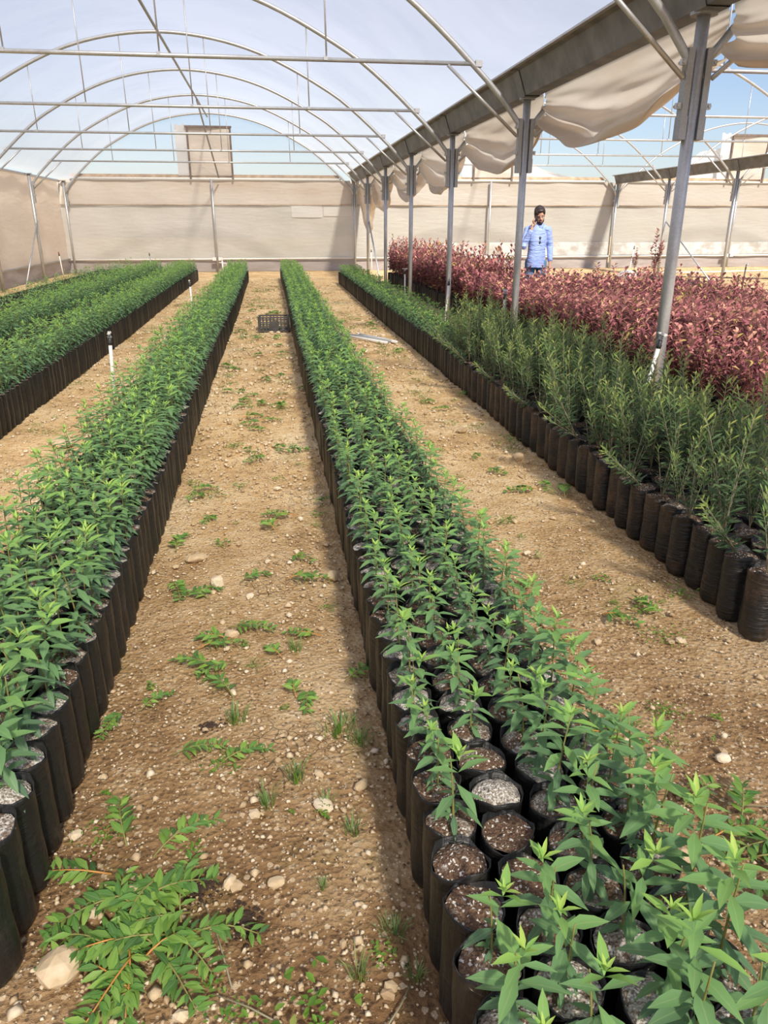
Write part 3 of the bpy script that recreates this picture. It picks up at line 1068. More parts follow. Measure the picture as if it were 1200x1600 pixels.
def low_bag(n=8, rad=PR, h=PH):
    V = [(rad * k * math.cos(2 * math.pi * i / n), rad * k * math.sin(2 * math.pi * i / n), z) for k, z in ((0.9, 0.0), (1.02, 0.1), (1.0, h)) for i in range(n)]
    F = [(j * n + i, j * n + (i + 1) % n, (j + 1) * n + (i + 1) % n, (j + 1) * n + i) for j in range(2) for i in range(n)]
    V2 = [(rad * 0.96 * math.cos(2 * math.pi * i / n), rad * 0.96 * math.sin(2 * math.pi * i / n), h - 0.006) for i in range(n)]
    return [(V, F, 0, 0.5, 0.0, None), (V2, [tuple(range(n))], 1, 0.5, 0.0, None)]


def template(plan, kind, h, seed, grow, keep=1.0, bag=True, rad=PR, bag_h=PH):
    r = random.Random(seed)
    leaves, st = plan(r, h)
    if keep < 1:
        leaves = [l for l in leaves if r.random() < keep]
    parts = low_bag(8, rad, bag_h) if bag else []
    V, F, ac = leaf_lo(*LEAF[kind])
    z = np.array([0, 0, bag_h - 0.015])
    for Mx, tone in leaves:
        parts.append(((V * grow) @ Mx[:3, :3].T + Mx[:3, 3] + z, F, 2, tone, r.random(), ac))
    for pts, rad_ in st:
        b = MB(); b.tube([pts[0], pts[-1]], [rad_[0], rad_[-1]], 3, cap=False)
        parts.append((np.array(b.v) + z, b.f, 3, 0.5, 0.0, None))
    return tri_template(parts)


def bulk(name, spots, templates, mats, seed):
    """SPOTS: (x, y, template index, scale of the plant in z)."""
    r = np.random.default_rng(seed)
    by = {}
    for s in spots:
        by.setdefault(s[2], []).append(s)
    AV, AT, AM, ATo, ARn, AAc = [], [], [], [], [], []
    off = 0
    for ti, ss in by.items():
        V, T, Mi, to, rn, ac = templates[ti]
        n = len(ss)
        ang = r.uniform(0, 2 * np.pi, n)
        c, s_ = np.cos(ang)[:, None], np.sin(ang)[:, None]
        k = np.array([q[3] for q in ss])[:, None]
        z = np.where(V[None, :, 2] > PH, PH + (V[None, :, 2] - PH) * k, V[None, :, 2])
        X = V[None, :, 0] * c - V[None, :, 1] * s_ + np.array([q[0] for q in ss])[:, None]
        Yy = V[None, :, 0] * s_ + V[None, :, 1] * c + np.array([q[1] for q in ss])[:, None]
        AV.append(np.stack([X, Yy, z], -1).reshape(-1, 3))
        AT.append((T[None] + (np.arange(n) * len(V))[:, None, None] + off).reshape(-1, 3))
        AM.append(np.tile(Mi, n))
        ATo.append(np.clip((to[None] + r.uniform(-0.08, 0.08, n)[:, None]).reshape(-1), 0, 1))
        ARn.append(((rn[None] + r.uniform(0, 1, n)[:, None]) % 1.0).reshape(-1))
        AAc.append(np.tile(ac, n))
        off += n * len(V)
    AV, AT, AM = np.concatenate(AV), np.concatenate(AT), np.concatenate(AM)
    me = bpy.data.meshes.new(name)
    me.vertices.add(len(AV)); me.vertices.foreach_set('co', AV.ravel())
    me.loops.add(len(AT) * 3); me.loops.foreach_set('vertex_index', AT.ravel().astype(np.int32))
    me.polygons.add(len(AT))
    me.polygons.foreach_set('loop_start', (np.arange(len(AT)) * 3).astype(np.int32))
    for m in mats:
        me.materials.append(m)
    me.polygons.foreach_set('material_index', AM.astype(np.int32))
    for nm, arr in (('tone', ATo), ('rnd', ARn), ('across', AAc)):
        me.attributes.new(nm, 'FLOAT', 'POINT').data.foreach_set('value', np.concatenate(arr).astype(np.float32))
    me.update(calc_edges=True)
    return link(name, me, kind='stuff')


GT = [template(green_plan, 'green', h, 300 + i, 1.12) for i, h in enumerate((0.16, 0.2, 0.22, 0.24, 0.26, 0.28, 0.3))]
GT += [template(green_plan, 'green', h, 330 + i, 1.0, keep=0.6) for i, h in enumerate((0.08, 0.14, 0.2))]
gr = random.Random(9)
spots = []
for dist, bi, fi, row, x, y in rest:
    bed = BEDS[bi]
    if bed.get('sparse'):
        ti = gr.choice((7, 7, 8, 9)) if fi < 3 else gr.choice((7, 8, 9, 9, 6))
    elif bed.get('small'):
        ti = gr.choice((0, 0, 1, 1, 2))
    elif bi == 0:
        ti = gr.choice((0, 1, 2, 3, 3))
    else:
        ti = gr.choice((1, 2, 3, 4, 4, 5))
    spots.append((x, y, ti, gr.uniform(0.9, 1.15)))
o = bulk('potted_saplings', spots, GT, [MAT['bag'], MAT['soil'], MAT['green_leaf'], MAT['green_stem']], 5)
tag(o, 'dense green saplings in black bags filling the long beds back to the end wall', 'saplings')

# ------------------------------------------------------------------ olive saplings along the right-hand path
orr = random.Random(31)
OF = [-1.02, -0.875, -0.73, -0.585, -0.44]
for fi, fx in enumerate(OF):
    y = 1.86 + (0.07 if fi % 2 else 0)
    row = 0
    while y < 7.7:
        x = fx + orr.uniform(-0.015, 0.015)
        if in_frame(x, y, 0.28) or in_frame(x, y, 0.6):
            row += 1
            big = y > 3.0 and fi in (1, 2, 3)
            var = OLIVES[orr.choice((3, 4, 5, 7)) if big else orr.choice((0, 1, 2, 6, 3))]
            fw = ['file along the path', 'second file from the path', 'third file from the path', 'fourth file from the path', 'file nearest the posts'][fi]
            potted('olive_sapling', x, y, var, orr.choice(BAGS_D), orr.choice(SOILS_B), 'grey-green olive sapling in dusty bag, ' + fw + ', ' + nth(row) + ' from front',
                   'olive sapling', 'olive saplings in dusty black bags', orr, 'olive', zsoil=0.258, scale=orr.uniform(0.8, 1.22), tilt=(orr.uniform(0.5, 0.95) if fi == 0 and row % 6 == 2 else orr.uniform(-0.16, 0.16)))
        y += 0.14 * orr.uniform(0.95, 1.06)

# ------------------------------------------------------------------ red-leaved shrubs in the sunlit bay
rr = random.Random(41)
rc = []
XF = [0.26 + 0.165 * k for k in range(19)]
for fi, fx in enumerate(XF):
    y = 3.0 + (0.08 if fi % 2 else 0)
    row = 0
    while y < 20.3:
        x = fx + rr.uniform(-0.03, 0.03)
        if (in_frame(x, y, 0.5) or in_frame(x, y, 0.8)) and not (y > 11.9 and x > 1.22):
            row += 1
            rc.append((float((np.array([x, y, 0.6]) - CAM) @ FW), fi, row, x, y))
        y += 0.168 * rr.uniform(0.95, 1.06)
rc.sort()
red_own, red_rest = rc[:300], rc[300:]


def red_scale(x, y):
    s = 0.92 + 0.1 * math.sin(x * 2 + y)
    if y > 12:
        s += 0.34
    elif y > 10.5 and x > 1.0:
        s -= 0.1
    return s


for q, (dist, fi, row, x, y) in enumerate(red_own):
    fw = 'file beside the steel posts' if fi == 0 else nth(fi + 1) + ' file from the steel posts'
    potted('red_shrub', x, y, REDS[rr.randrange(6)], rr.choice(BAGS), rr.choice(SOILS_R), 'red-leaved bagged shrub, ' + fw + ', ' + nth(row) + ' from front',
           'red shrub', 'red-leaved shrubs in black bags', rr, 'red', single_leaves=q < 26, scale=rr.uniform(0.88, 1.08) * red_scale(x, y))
RTm = [template(red_plan, 'red', h, 400 + i, 1.15, keep=0.85) for i, h in enumerate((0.42, 0.48, 0.52, 0.56, 0.62))]
o = bulk('red_shrubs', [(x, y, rr.randrange(5), rr.uniform(0.9, 1.1) * red_scale(x, y)) for d, fi, row, x, y in red_rest], RTm, [MAT['bag'], MAT['soil_brown'], MAT['red_leaf'], MAT['red_stem']], 6)
tag(o, 'dense mass of red-leaved bagged shrubs reaching back in the sunlit bay', 'red shrubs')

# taller lone red shoots and bags by the far posts
for k, (x, y, sc_) in enumerate([(6.7, 18.4, 1.55), (6.9, 19.9, 0.95), (6.2, 17.4, 0.7)]):
    potted('red_shrub', x, y, REDS[6 - k], BAGS[k], SOILS[k], ['tall dark red shrub beside the braced far post', 'short red shrub just behind the tall dark one', 'low red shrub standing before the far bags'][k], 'red shrub', None, rr, 'red', scale=sc_)
fb = random.Random(8)
for k in range(36):
    x, y = 5.9 + (k % 3) * 0.16 + fb.uniform(-.02, .02) + (0 if k < 18 else 0.35), 14.3 + (k // 3) * 0.3 + fb.uniform(-.03, .03)
    t = thing('soil_bag', (x, y, 0), 'black soil bag in the sparse far group, %s file, %s from its near end' % (['first', 'second', 'third'][k % 3], nth(k // 3 + 1)), 'grow bag', 'black bags in the sparse far group', fb.uniform(0, 6))
    link('bag', BAGS[k % 6], t); link('soil', SOILS[k % 4], t)

# ------------------------------------------------------------------ sprinklers and stakes
def sprinkler(x, y, h, lean, label, head='grey', pipe='white_plastic', cat='sprinkler'):
    t = thing('sprinkler', (x, y, 0), label, cat, 'sprinkler stakes')
    tx, ty = lean
    q = Vector((tx, ty, 1.0)).normalized().to_track_quat('Z', 'Y')
    t.rotation_mode = 'QUATERNION'
    t.rotation_quaternion = q
    b = MB(); b.tube([(0, 0, -0.03), (0, 0, h)], 0.0155, 10); b.build('stake', MAT[pipe], t, True)
    b = MB(); b.lathe([(0.018, h - 0.005), (0.020, h + 0.02), (0.014, h + 0.03), (0.017, h + 0.05)], 10); b.build('socket', MAT['black_plastic'], t, True)
    b = MB()
    b.lathe([(0.010, h + 0.05), (0.022, h + 0.06), (0.012, h + 0.075), (0.008, h + 0.085)], 10)
    for s in (-1, 1):
        b.tube([(s * 0.018, 0, h + 0.055), (s * 0.024, 0, h + 0.085), (0, 0, h + 0.108)], 0.004, 6)
    cage = b.build('nozzle_cage', MAT['grey_plastic' if head == 'grey' else 'red_plastic'], t, True)
    b = MB()
    b.box((0, 0, h + 0.092), (0.10, 0.018, 0.008), rot=Matrix.Rotation(0.25, 3, 'X'))
    b.box((0.035, 0.006, h + 0.098), (0.03, 0.022, 0.010))
    b.box((-0.035, -0.006, h + 0.098), (0.03, 0.022, 0.010))
    b.build('spinner', MAT['white_plastic' if head == 'grey' else 'red_plastic'], cage)
    return t


sprinkler(-4.211, 6.68, 0.52, (0.05, 0.0), 'white sprinkler stake standing in the left path, nearest of two')
sprinkler(-4.2, 13.8, 0.46, (-0.02, 0.0), 'white sprinkler stake farther up the left path')
sprinkler(-0.21, 5.03, 0.66, (0.17, -0.02), 'leaning white sprinkler stake against the thick near post')
sprinkler(-0.2, 8.4, 0.68, (-0.01, 0.0), 'upright white sprinkler stake in front of the man and second post')
sprinkler(-0.24, 11.3, 0.62, (0.08, 0.0), 'leaning white sprinkler stake beside the third post')
sprinkler(-0.2, 15.1, 0.55, (0, 0), 'white sprinkler stake beside the fourth post')
sprinkler(-8.75, 23.6, 0.62, (-0.06, 0), 'sprinkler stake with red head by the side wall', head='red')
sprinkler(0.4, 24.9, 0.62, (-0.02, 0), 'white sprinkler stake by the end wall corner post')
sprinkler(-6.5, 25.3, 0.55, (-0.06, 0), 'dark-topped grey stake against the near end wall', pipe='grey_plastic')
sprinkler(7.96, 16.55, 0.5, (0.03, 0), 'dark stake standing on the sunlit gravel', pipe='black_plastic')
sprinkler(7.9, 22.3, 0.75, (0.12, 0), 'leaning stake with dark fan top behind the diagonal brace')
sprinkler(6.3, 24.8, 0.6, (0, 0), 'thin grey stake against the sunlit end wall', pipe='grey_plastic')
t = thing('standpipe', (-4.28, 24.6, 0), 'white water standpipe at the foot of the middle wall post', 'pipe')
b = MB(); b.tube([(0, 0, 0), (0, 0, 0.42)], 0.022, 10); b.build('riser', MAT['white_plastic'], t, True)
b = MB(); b.tube([(-0.1, 0, 0.36), (0.12, 0, 0.33)], 0.014, 8); b.tube([(0.12, 0, 0.33), (0.17, 0, 0.02)], 0.014, 8); b.build('branch', MAT['white_plastic'], t, True)
b = MB(); b.lathe([(0.03, 0.42), (0.034, 0.45), (0.02, 0.47)], 10); b.build('cap', MAT['white_plastic'], t, True)

# dark hose and white pipe on the far gravel
b = MB(); b.tube([(8.0 + 0.5 * k, 20.6 + 0.5 * math.sin(k * 0.8), 0.02) for k in range(16)], 0.018, 6)
tag(b.build('water_hose', MAT['black_plastic'], smooth=True), 'dark hose lying across the far sunlit gravel', 'hose')
b = MB(); b.tube([(8.2, 22.6, 0.05), (10.5, 22.7, 0.05), (14, 23.2, 0.05)], 0.02, 8)
tag(b.build('white_pipe', MAT['white_plastic'], smooth=True), 'white pipe lying on gravel near the sunlit end wall', 'pipe')
b = MB()
wr = random.Random(2)
b.grid(lambda u, v: (0.26 * math.sin(math.pi * v) * math.cos(6.283 * u) * (1 + 0.15 * math.sin(9 * u * 3)), 0.18 * math.sin(math.pi * v) * math.sin(6.283 * u), 0.3 * (0.5 - 0.5 * math.cos(math.pi * v)) * (1 + 0.06 * math.sin(20 * u))), 20, 10)
tag(b.build('white_sack', MAT['white_film'], smooth=True, loc=(6.55, 19.6, 0.0)), 'crumpled white sack behind the red shrubs near the far post', 'sack')


# ------------------------------------------------------------------ harvest crate
def crate(x, y, rz):
    t = thing('harvest_crate', (x, y, 0), 'black slatted plastic crate on the middle path beside the centre bed', 'crate', rz=rz)
    W, D, HH = 0.42, 0.30, 0.21

    def part(name, boxes):
        b = MB()
        for c, d in boxes:
            b.box(c, d)
        return b.build(name, MAT['crate'], t)
    part('floor_lattice', [((-W / 2 + W * (k + 0.5) / 7, 0, 0.012), (0.02, D, 0.012)) for k in range(7)] + [((0, -D / 2 + D * (k + 0.5) / 4, 0.012), (W, 0.02, 0.012)) for k in range(4)])
    for s in (-1, 1):
        y_ = s * D / 2
        for z, hh in ((0.012, 0.024), (0.075, 0.014), (0.135, 0.014), (0.2, 0.02)):
            part('side_slat', [((0, y_, z), (W, 0.014, hh))])
        for k in range(9):
            part('side_rib', [((-W / 2 + W * k / 8, y_ + 0.004 * s, HH / 2), (0.012, 0.012, HH))])
        part('label_plate', [((0, y_ - s * 0.002, 0.072), (0.14, 0.01, 0.09))])
        x_ = s * W / 2
        for z, hh in ((0.012, 0.024), (0.075, 0.014), (0.2, 0.02)):
            part('end_slat', [((x_, 0, z), (0.014, D, hh))])
        for k in range(5):
            part('end_rib', [((x_ + 0.003 * s, -D / 2 + D * k / 4, HH / 2), (0.012, 0.012, HH))])
        for q in (-1, 1):
            part('corner_post', [((x_, q * y_, HH / 2), (0.03, 0.03, HH))])


MAT['crate'] = simple('crate_plastic', (0.075, 0.07, 0.068), 0.55, 0, 0.3, 12)
crate(-2.80, 11.35, -0.03)

# bundle of grey pipe offcuts on the right-hand path
for k, (dx, dy, a, L) in enumerate([(0, 0, 2.15, 1.0), (0.10, 0.05, 2.22, 0.85), (0.20, 0.02, 2.05, 0.9), (0.05, 0.16, 2.35, 0.7)]):
    b = MB()
    c, s = math.cos(a) * L / 2, math.sin(a) * L / 2
    b.tube([(-c, -s, 0.022), (0, 0, 0.024), (c, s, 0.022)], 0.02, 10)
    b.tube([(c * 0.96, s * 0.96, 0.0225), (c * 1.03, s * 1.03, 0.022)], 0.025, 10)
    tag(b.build('pipe_offcut', MAT['grey_plastic' if k % 2 else 'white_paint'], smooth=True, loc=(-1.62 + dx, 10.15 + dy, 0)), ['pale pipe offcut lying at the front of the small pile on the path', 'grey pipe offcut second in the small pile on the path', 'pale pipe offcut nearest the posts in the small pile', 'short grey pipe offcut at the back of the small pile'][k], 'pipe', 'pipe offcuts on the path')


# ------------------------------------------------------------------ stones and gravel
def stone_mesh(r, sx, sy, sz, sub=2):
    bm = bmesh.new()
    bmesh.ops.create_icosphere(bm, subdivisions=sub, radius=1.0)
    dirs = [Vector((r.gauss(0, 1), r.gauss(0, 1), r.gauss(0, 1))).normalized() for _ in range(9)]
    lim = [r.uniform(0.62, 0.95) for _ in dirs]
    for v in bm.verts:
        p = v.co.copy()
        for d, l in zip(dirs, lim):
            k = p.dot(d)
            if k > l:
                p -= d * (k - l) * 0.9
        v.co = Vector((p.x * sx, p.y * sy, p.z * sz)) * (1 + r.uniform(-0.02, 0.02))
    me = bpy.data.meshes.new('stone')
    bm.to_mesh(me)
    bm.free()
    me.materials.append(MAT['stone'])
    me.attributes.new('tone', 'FLOAT', 'POINT').data.foreach_set('value', [r.random()] * len(me.vertices))
    return me


sr = random.Random(55)
STONES = [
    (-3.315, 1.20, 0.052, 0.050, 0.034, 'big cream stone at the foot of the left bed, nearest the camera'),
    (-3.195, 1.375, 0.028, 0.022, 0.022, 'grey stone lying within the heap of cut green sprigs'),
    (-3.368, 1.585, 0.019, 0.014, 0.013, 'small cream stone beside the left bed above the big one'),
    (-3.099, 2.99, 0.032, 0.028, 0.034, 'upright cream stone on the middle path'),
    (-3.22, 3.27, 0.06, 0.032, 0.02, 'flat whitish double stone near left bed, behind the upright one'),
    (-2.596, 2.985, 0.035, 0.03, 0.026, 'squarish tan stone by the centre bed on the middle path'),
    (-1.865, 1.29, 0.030, 0.027, 0.024, 'cream stone beside the right corner of the centre bed'),
    (-1.80, 2.46, 0.032, 0.022, 0.014, 'flat cream stone on the right path near the centre bed'),
    (-2.62, 1.66, 0.026, 0.018, 0.014, 'tan stone at the foot of the centre bed behind the grass'),
    (-2.73, 1.60, 0.034, 0.024, 0.012, 'flat tan stone between the grass tufts on the middle path'),
    (-2.86, 1.36, 0.024, 0.02, 0.012, 'rounded tan stone on the near middle path'),
    (-4.35, 5.42, 0.13, 0.09, 0.035, 'big flat pale stone on the left path'),
    (-4.25, 5.05, 0.10, 0.07, 0.04, 'pale stone half hidden behind the left bed foliage'),
    (-3.02, 2.55, 0.034, 0.02, 0.016, 'whitish cracked stone in the middle of the path'),
    (-1.55, 1.62, 0.026, 0.02, 0.014, 'white stone on the right path near the cut sprigs'),
    (-1.42, 5.35, 0.05, 0.04, 0.02, 'tan stone near the dusty bags on the right path'),
    (-1.22, 4.6, 0.04, 0.034, 0.03, 'pale upright stone by the olive bags'),
]
for x, y, a, c, hh, lab in STONES:
    tag(link('stone', stone_mesh(sr, a, c, hh), loc=(x, y, hh * 0.55)), lab, 'stone').rotation_euler = (0, 0, sr.uniform(0, 6))
PATHS = [(-3.33, -2.62, 1.05, 12, 'middle path', 50), (-1.98, -1.17, 1.15, 12, 'right path', 42), (-4.72, -3.98, 4.6, 12, 'left path', 18)]
STONE_ME = [stone_mesh(sr, sr.uniform(0.8, 1.2), sr.uniform(0.6, 0.95), sr.uniform(0.4, 0.7), 1) for _ in range(10)]
for x0, x1, y0, y1, nm, n in PATHS:
    for k, y in enumerate(sorted(y0 + (y1 - y0) * sr.random() ** 1.9 for _ in range(n))):
        x = sr.uniform(x0, x1)
        s = sr.uniform(0.010, 0.020) * (1 + 0.12 * y)
        o = link('stone', sr.choice(STONE_ME), loc=(x, y, s * 0.2))
        o.scale = (s, s, s)
        o.rotation_euler = (0, 0, sr.uniform(0, 6.28))
        tag(o, 'small loose cream stone on the %s, %s from the near end' % (nm, nth(k + 1)), 'stone', 'small stones on the ' + nm)

# gravel: thousands of chips, one object
oct_v = np.array([(1, 0, 0), (-1, 0, 0), (0, 1, 0), (0, -1, 0), (0, 0, 1), (0, 0, -1)], float)
oct_f = np.array([(0, 2, 4), (2, 1, 4), (1, 3, 4), (3, 0, 4), (2, 0, 5), (1, 2, 5), (3, 1, 5), (0, 3, 5)])


def gravel(areas):
    AV, AT, TO = [], [], []
    off = 0
    for x0, x1, y0, y1, n, smin, smax in areas:
        y = y0 + (y1 - y0) * nrg.random(n) ** 1.5
        if y0 > 3:      # no hard edge where the coarser chips begin
            y = np.maximum(2.0, y - nrg.exponential(0.9, n))
        x = nrg.uniform(x0, x1, n)
        s = smin + (smax - smin) * nrg.random(n) ** 3
        if y0 > 3:
            s = s * np.clip(y / 8.0, 0.3, 1.0)
        V = oct_v[None] * nrg.uniform(0.5, 1.1, (n, 6, 1)) * s[:, None, None]
        V = V * np.array([1, 0.85, 0.55])[None, None]
        a = nrg.uniform(0, 6.28, n)
        c, q = np.cos(a)[:, None], np.sin(a)[:, None]
        X = V[..., 0] * c - V[..., 1] * q + x[:, None]
        Y = V[..., 0] * q + V[..., 1] * c + y[:, None]
        Z = V[..., 2] + s[:, None] * 0.12
        AV.append(np.stack([X, Y, Z], -1).reshape(-1, 3))
        AT.append((oct_f[None] + (np.arange(n) * 6)[:, None, None] + off).reshape(-1, 3))
        TO.append(np.repeat(nrg.random(n), 6))
        off += n * 6
    AV, AT = np.concatenate(AV), np.concatenate(AT)
    me = bpy.data.meshes.new('gravel')
    me.vertices.add(len(AV)); me.vertices.foreach_set('co', AV.ravel())
    me.loops.add(len(AT) * 3); me.loops.foreach_set('vertex_index', AT.ravel().astype(np.int32))
    me.polygons.add(len(AT)); me.polygons.foreach_set('loop_start', (np.arange(len(AT)) * 3).astype(np.int32))
    me.materials.append(MAT['stone'])
    me.attributes.new('tone', 'FLOAT', 'POINT').data.foreach_set('value', np.concatenate(TO).astype(np.float32))
    me.update(calc_edges=True)
    o = link('gravel', me, kind='stuff')
    tag(o, 'loose cream gravel and chips strewn over the paths between the beds', 'gravel')


gravel([(-3.42, -2.55, 0.9, 5, 5200, 0.002, 0.012), (-2.02, -1.08, 0.95, 5, 4200, 0.002, 0.011), (-3.42, -2.52, 0.9, 5.5, 420, 0.009, 0.026), (-2.02, -1.08, 0.95, 5.5, 340, 0.008, 0.024), (-3.42, -2.5, 5, 23, 4200, 0.009, 0.04),
        (-2.0, -1.1, 5, 21, 3400, 0.008, 0.038), (-4.8, -3.9, 4, 22, 4000, 0.008, 0.038), (5.5, 14.5, 14, 26, 3500, 0.01, 0.05)])


# ------------------------------------------------------------------ grass tufts, weeds, cut sprigs
def tuft_mesh(r, n, h, spread):
    b = MB()
    for k in range(n):
        a = r.uniform(0, 6.28)
        d = spread * r.random() ** 0.7
        p = Vector((d * math.cos(a), d * math.sin(a), 0))
        a2 = a + r.uniform(-0.8, 0.8)
        L = h * r.uniform(0.5, 1.1)
        out = Vector((math.cos(a2), math.sin(a2), 0)) * r.uniform(0.15, 0.75)
        side = Vector((-math.sin(a2), math.cos(a2), 0)) * r.uniform(0.0012, 0.0024)
        m = p + out * L * 0.45 + Vector((0, 0, L * 0.7))
        e = p + out * L * 1.05 + Vector((0, 0, L * 0.92))
        b.add([p - side, p + side, m + side * 0.8, m - side * 0.8, e], [(0, 1, 2, 3), (3, 2, 4)], 0, r.uniform(0.1, 0.9), r.random())
    return b.mesh('grass_tuft', MAT['grass'])


tr = random.Random(66)
TUFTS = [tuft_mesh(tr, 46, 0.07, 0.035), tuft_mesh(tr, 34, 0.085, 0.022), tuft_mesh(tr, 70, 0.055, 0.06), tuft_mesh(tr, 22, 0.06, 0.018)]
GR = [(-2.66, 1.93, 2, 1.0, 'dense bright grass clump at the foot of the centre bed'), (-2.60, 1.86, 0, 0.8, 'grass tuft against the bags beside the dense clump'),
      (-2.80, 1.72, 1, 0.9, 'long-bladed grass tuft in the middle of the near path'), (-2.88, 1.63, 1, 0.85, 'second long-bladed tuft, left of the middle one'),
      (-2.72, 1.60, 3, 0.9, 'sparse grass tuft between two flat stones'), (-2.66, 1.50, 3, 1.0, 'sparse tuft near a lone fallen leaf'),
      (-2.98, 2.02, 0, 0.9, 'grass tuft on the path level with the dense clump'), (-2.60, 1.19, 0, 0.75, 'near grass tuft by the foot of the centre bed'),
      (-2.69, 1.10, 1, 0.7, 'nearest long grass tuft at the bottom of the path'), (-2.57, 1.08, 3, 0.8, 'thin grass tuft by the nearest bags'),
      (-2.75, 1.34, 3, 0.6, 'single thin upright grass tuft on bare gravel'), (-2.78, 2.42, 0, 0.7, 'yellow-green tuft farther up the middle path')]
for x, y, k, s, lab in GR:
    o = link('grass_tuft', TUFTS[k], loc=(x, y, -0.006))
    o.scale = (s, s, s)
    o.rotation_euler = (0, 0, tr.uniform(0, 6))
    tag(o, lab, 'grass')


def weed_mesh(r, n, spread, L0):
    b = MB()
    V, F, ac = leaf_hi(0.5, 0.55, 0.15)
    for k in range(n):
        a = r.uniform(0, 6.28)
        d = spread * r.random()
        Mx = place(Vector((d * math.cos(a), d * math.sin(a), r.uniform(0.004, 0.02))), r.uniform(0, 6.28), math.radians(r.uniform(-5, 35)), 0, L0 * r.uniform(0.6, 1.2))
        b.add(V @ Mx[:3, :3].T + Mx[:3, 3], F, 0, r.uniform(0.2, 0.8), r.random(), ac)
    return b.mesh('leaves', MAT['grass'], True)


WEEDS = [weed_mesh(tr, 26, 0.05, 0.022), weed_mesh(tr, 40, 0.08, 0.02), weed_mesh(tr, 14, 0.03, 0.02), weed_mesh(tr, 60, 0.11, 0.018)]
for x0, x1, y0, y1, nm, n in [(-3.36, -2.6, 1.0, 20, 'middle path', 95), (-2.0, -1.12, 1.2, 18, 'right path', 90), (-4.74, -3.98, 4.6, 18, 'left path', 45)]:
    for k, y in enumerate(sorted(y0 + (y1 - y0) * tr.random() ** 1.6 for _ in range(n))):
        x = tr.uniform(x0, x1)
        t = thing('weed_clump', (x, y, 0), 'low green weed clump on the %s, %s from the near end' % (nm, nth(k + 1)), 'weed', 'weeds on the ' + nm, tr.uniform(0, 6))
        q = (0.55 + 0.09 * y) * tr.uniform(0.6, 1.2)
        t.scale = (q, q, min(q, 1.0))
        link('leaves', tr.choice(WEEDS), t, kind='stuff')
for x, y, s, lab in [(-2.80, 1.04, 1.3, 'broad-leaved weed patch at the bottom of the middle path'), (-2.93, 1.0, 1.0, 'small broad-leaved weed at the bottom edge of the path'), (-1.14, 2.62, 1.0, 'weed sprouting at the foot of the front olive bags'), (-1.16, 5.0, 1.6, 'leafy weed clump beside the dusty olive bags'), (-2.05, 3.2, 1.4, 'weed spilling out beside the centre bed')]:
    t = thing('weed_clump', (x, y, 0), lab, 'weed')
    t.scale = (s, s, s)
    link('leaves', WEEDS[1], t, kind='stuff')


def sprig_plan(r, L):
    leaves = []
    bend = r.uniform(-0.5, 0.5)

    def at(t):
        return Vector((bend * t * t * L * 0.5, L * t, 0.012 + 0.02 * math.sin(math.pi * t)))
    n = int(L / 0.017)
    for k in range(n):
        t = 0.2 + 0.8 * k / (n - 1)
        for q in (-1, 1, r.choice((-1, 1))):
            az = q * math.radians(r.uniform(25, 75)) - bend * t
            leaves.append((place(at(t), az, math.radians(r.uniform(-8, 28)), r.uniform(-0.7, 0.7), r.uniform(0.036, 0.060) * (1.1 - 0.4 * t), 1.1), r.uniform(0.2, 0.95)))
    return leaves, ([at(k / 5) for k in range(6)], [0.0026 - 0.0012 * k / 5 for k in range(6)])


SPR = []
for k in range(7):
    lv, st = sprig_plan(tr, tr.uniform(0.11, 0.18))
    SPR.append((foliage_mb('green', lv).mesh('foliage', MAT['sprig_leaf'], True), stems_mb([st]).mesh('stem', MAT['orange_stem' if k in (2, 5) else 'green_stem'], True), lv))
SPR_LEAF = leaf_meshes('green', 'sprig_leaf')


def sprig(x, y, k, rz, label, group, single=False, z=0.0, s=1.0, tilt=0.0):
    t = thing('cut_sprig', (x, y, z), label, 'cut sprig', group, rz)
    t.rotation_euler = (tilt, 0, rz)
    t.scale = (s, s, s)
    link('stem', SPR[k][1], t)
    if single:
        for Mx, tone in SPR[k][2]:
            o = bpy.data.objects.new('leaf', SPR_LEAF[min(TONES - 1, int(tone * TONES))])
            COL.objects.link(o)
            o.parent = t
            o.matrix_local = Matrix(Mx.tolist())
    else:
        link('foliage', SPR[k][0], t, kind='stuff')
    return t


pile = [(-3.23, 1.52, 0.4), (-3.16, 1.47, -0.7), (-3.25, 1.43, 1.6), (-3.13, 1.40, 2.5), (-3.17, 1.34, -1.4), (-3.08, 1.33, 1.2), (-3.20, 1.28, 0.3), (-3.12, 1.26, -2.2), (-3.05, 1.29, 1.9), (-3.16, 1.20, 2.9), (-3.09, 1.19, 0.8), (-3.20, 1.17, -0.4), (-3.15, 1.12, 1.1), (-3.05, 1.23, -1.5), (-3.19, 1.36, 2.1), (-3.12, 1.15, 2.4), (-3.18, 1.24, -2.8), (-3.15, 1.30, 0.9), (-3.10, 1.24, 1.7), (-3.14, 1.18, -0.9), (-3.19, 1.30, -1.9), (-3.12, 1.36, 2.9), (-3.07, 1.27, 0.2), (-3.16, 1.25, 2.0), (-3.21, 1.22, 1.1), (-3.11, 1.21, -2.6)]
for q, (x, y, rz) in enumerate(pile):
    sprig(x, y, q % 7, rz, 'cut leafy sprig in the heap on the near path, %s from its far end' % nth(q + 1), 'cut sprigs heaped on the near path', True, 0.004 * (q % 5))
for q, (x, y, rz) in enumerate([(-1.78, 1.32, -1.2), (-1.70, 1.26, -1.9), (-1.66, 1.36, -0.6), (-1.74, 1.20, -2.4), (-1.60, 1.30, 1.9), (-1.80, 1.42, -0.9)]):
    sprig(x, y, (q + 2) % 7, rz, 'cut sprig with orange stem end beside the centre bed corner, %s of six' % nth(q + 1), 'cut sprigs beside the centre bed corner', True, 0.003 * (q % 3))
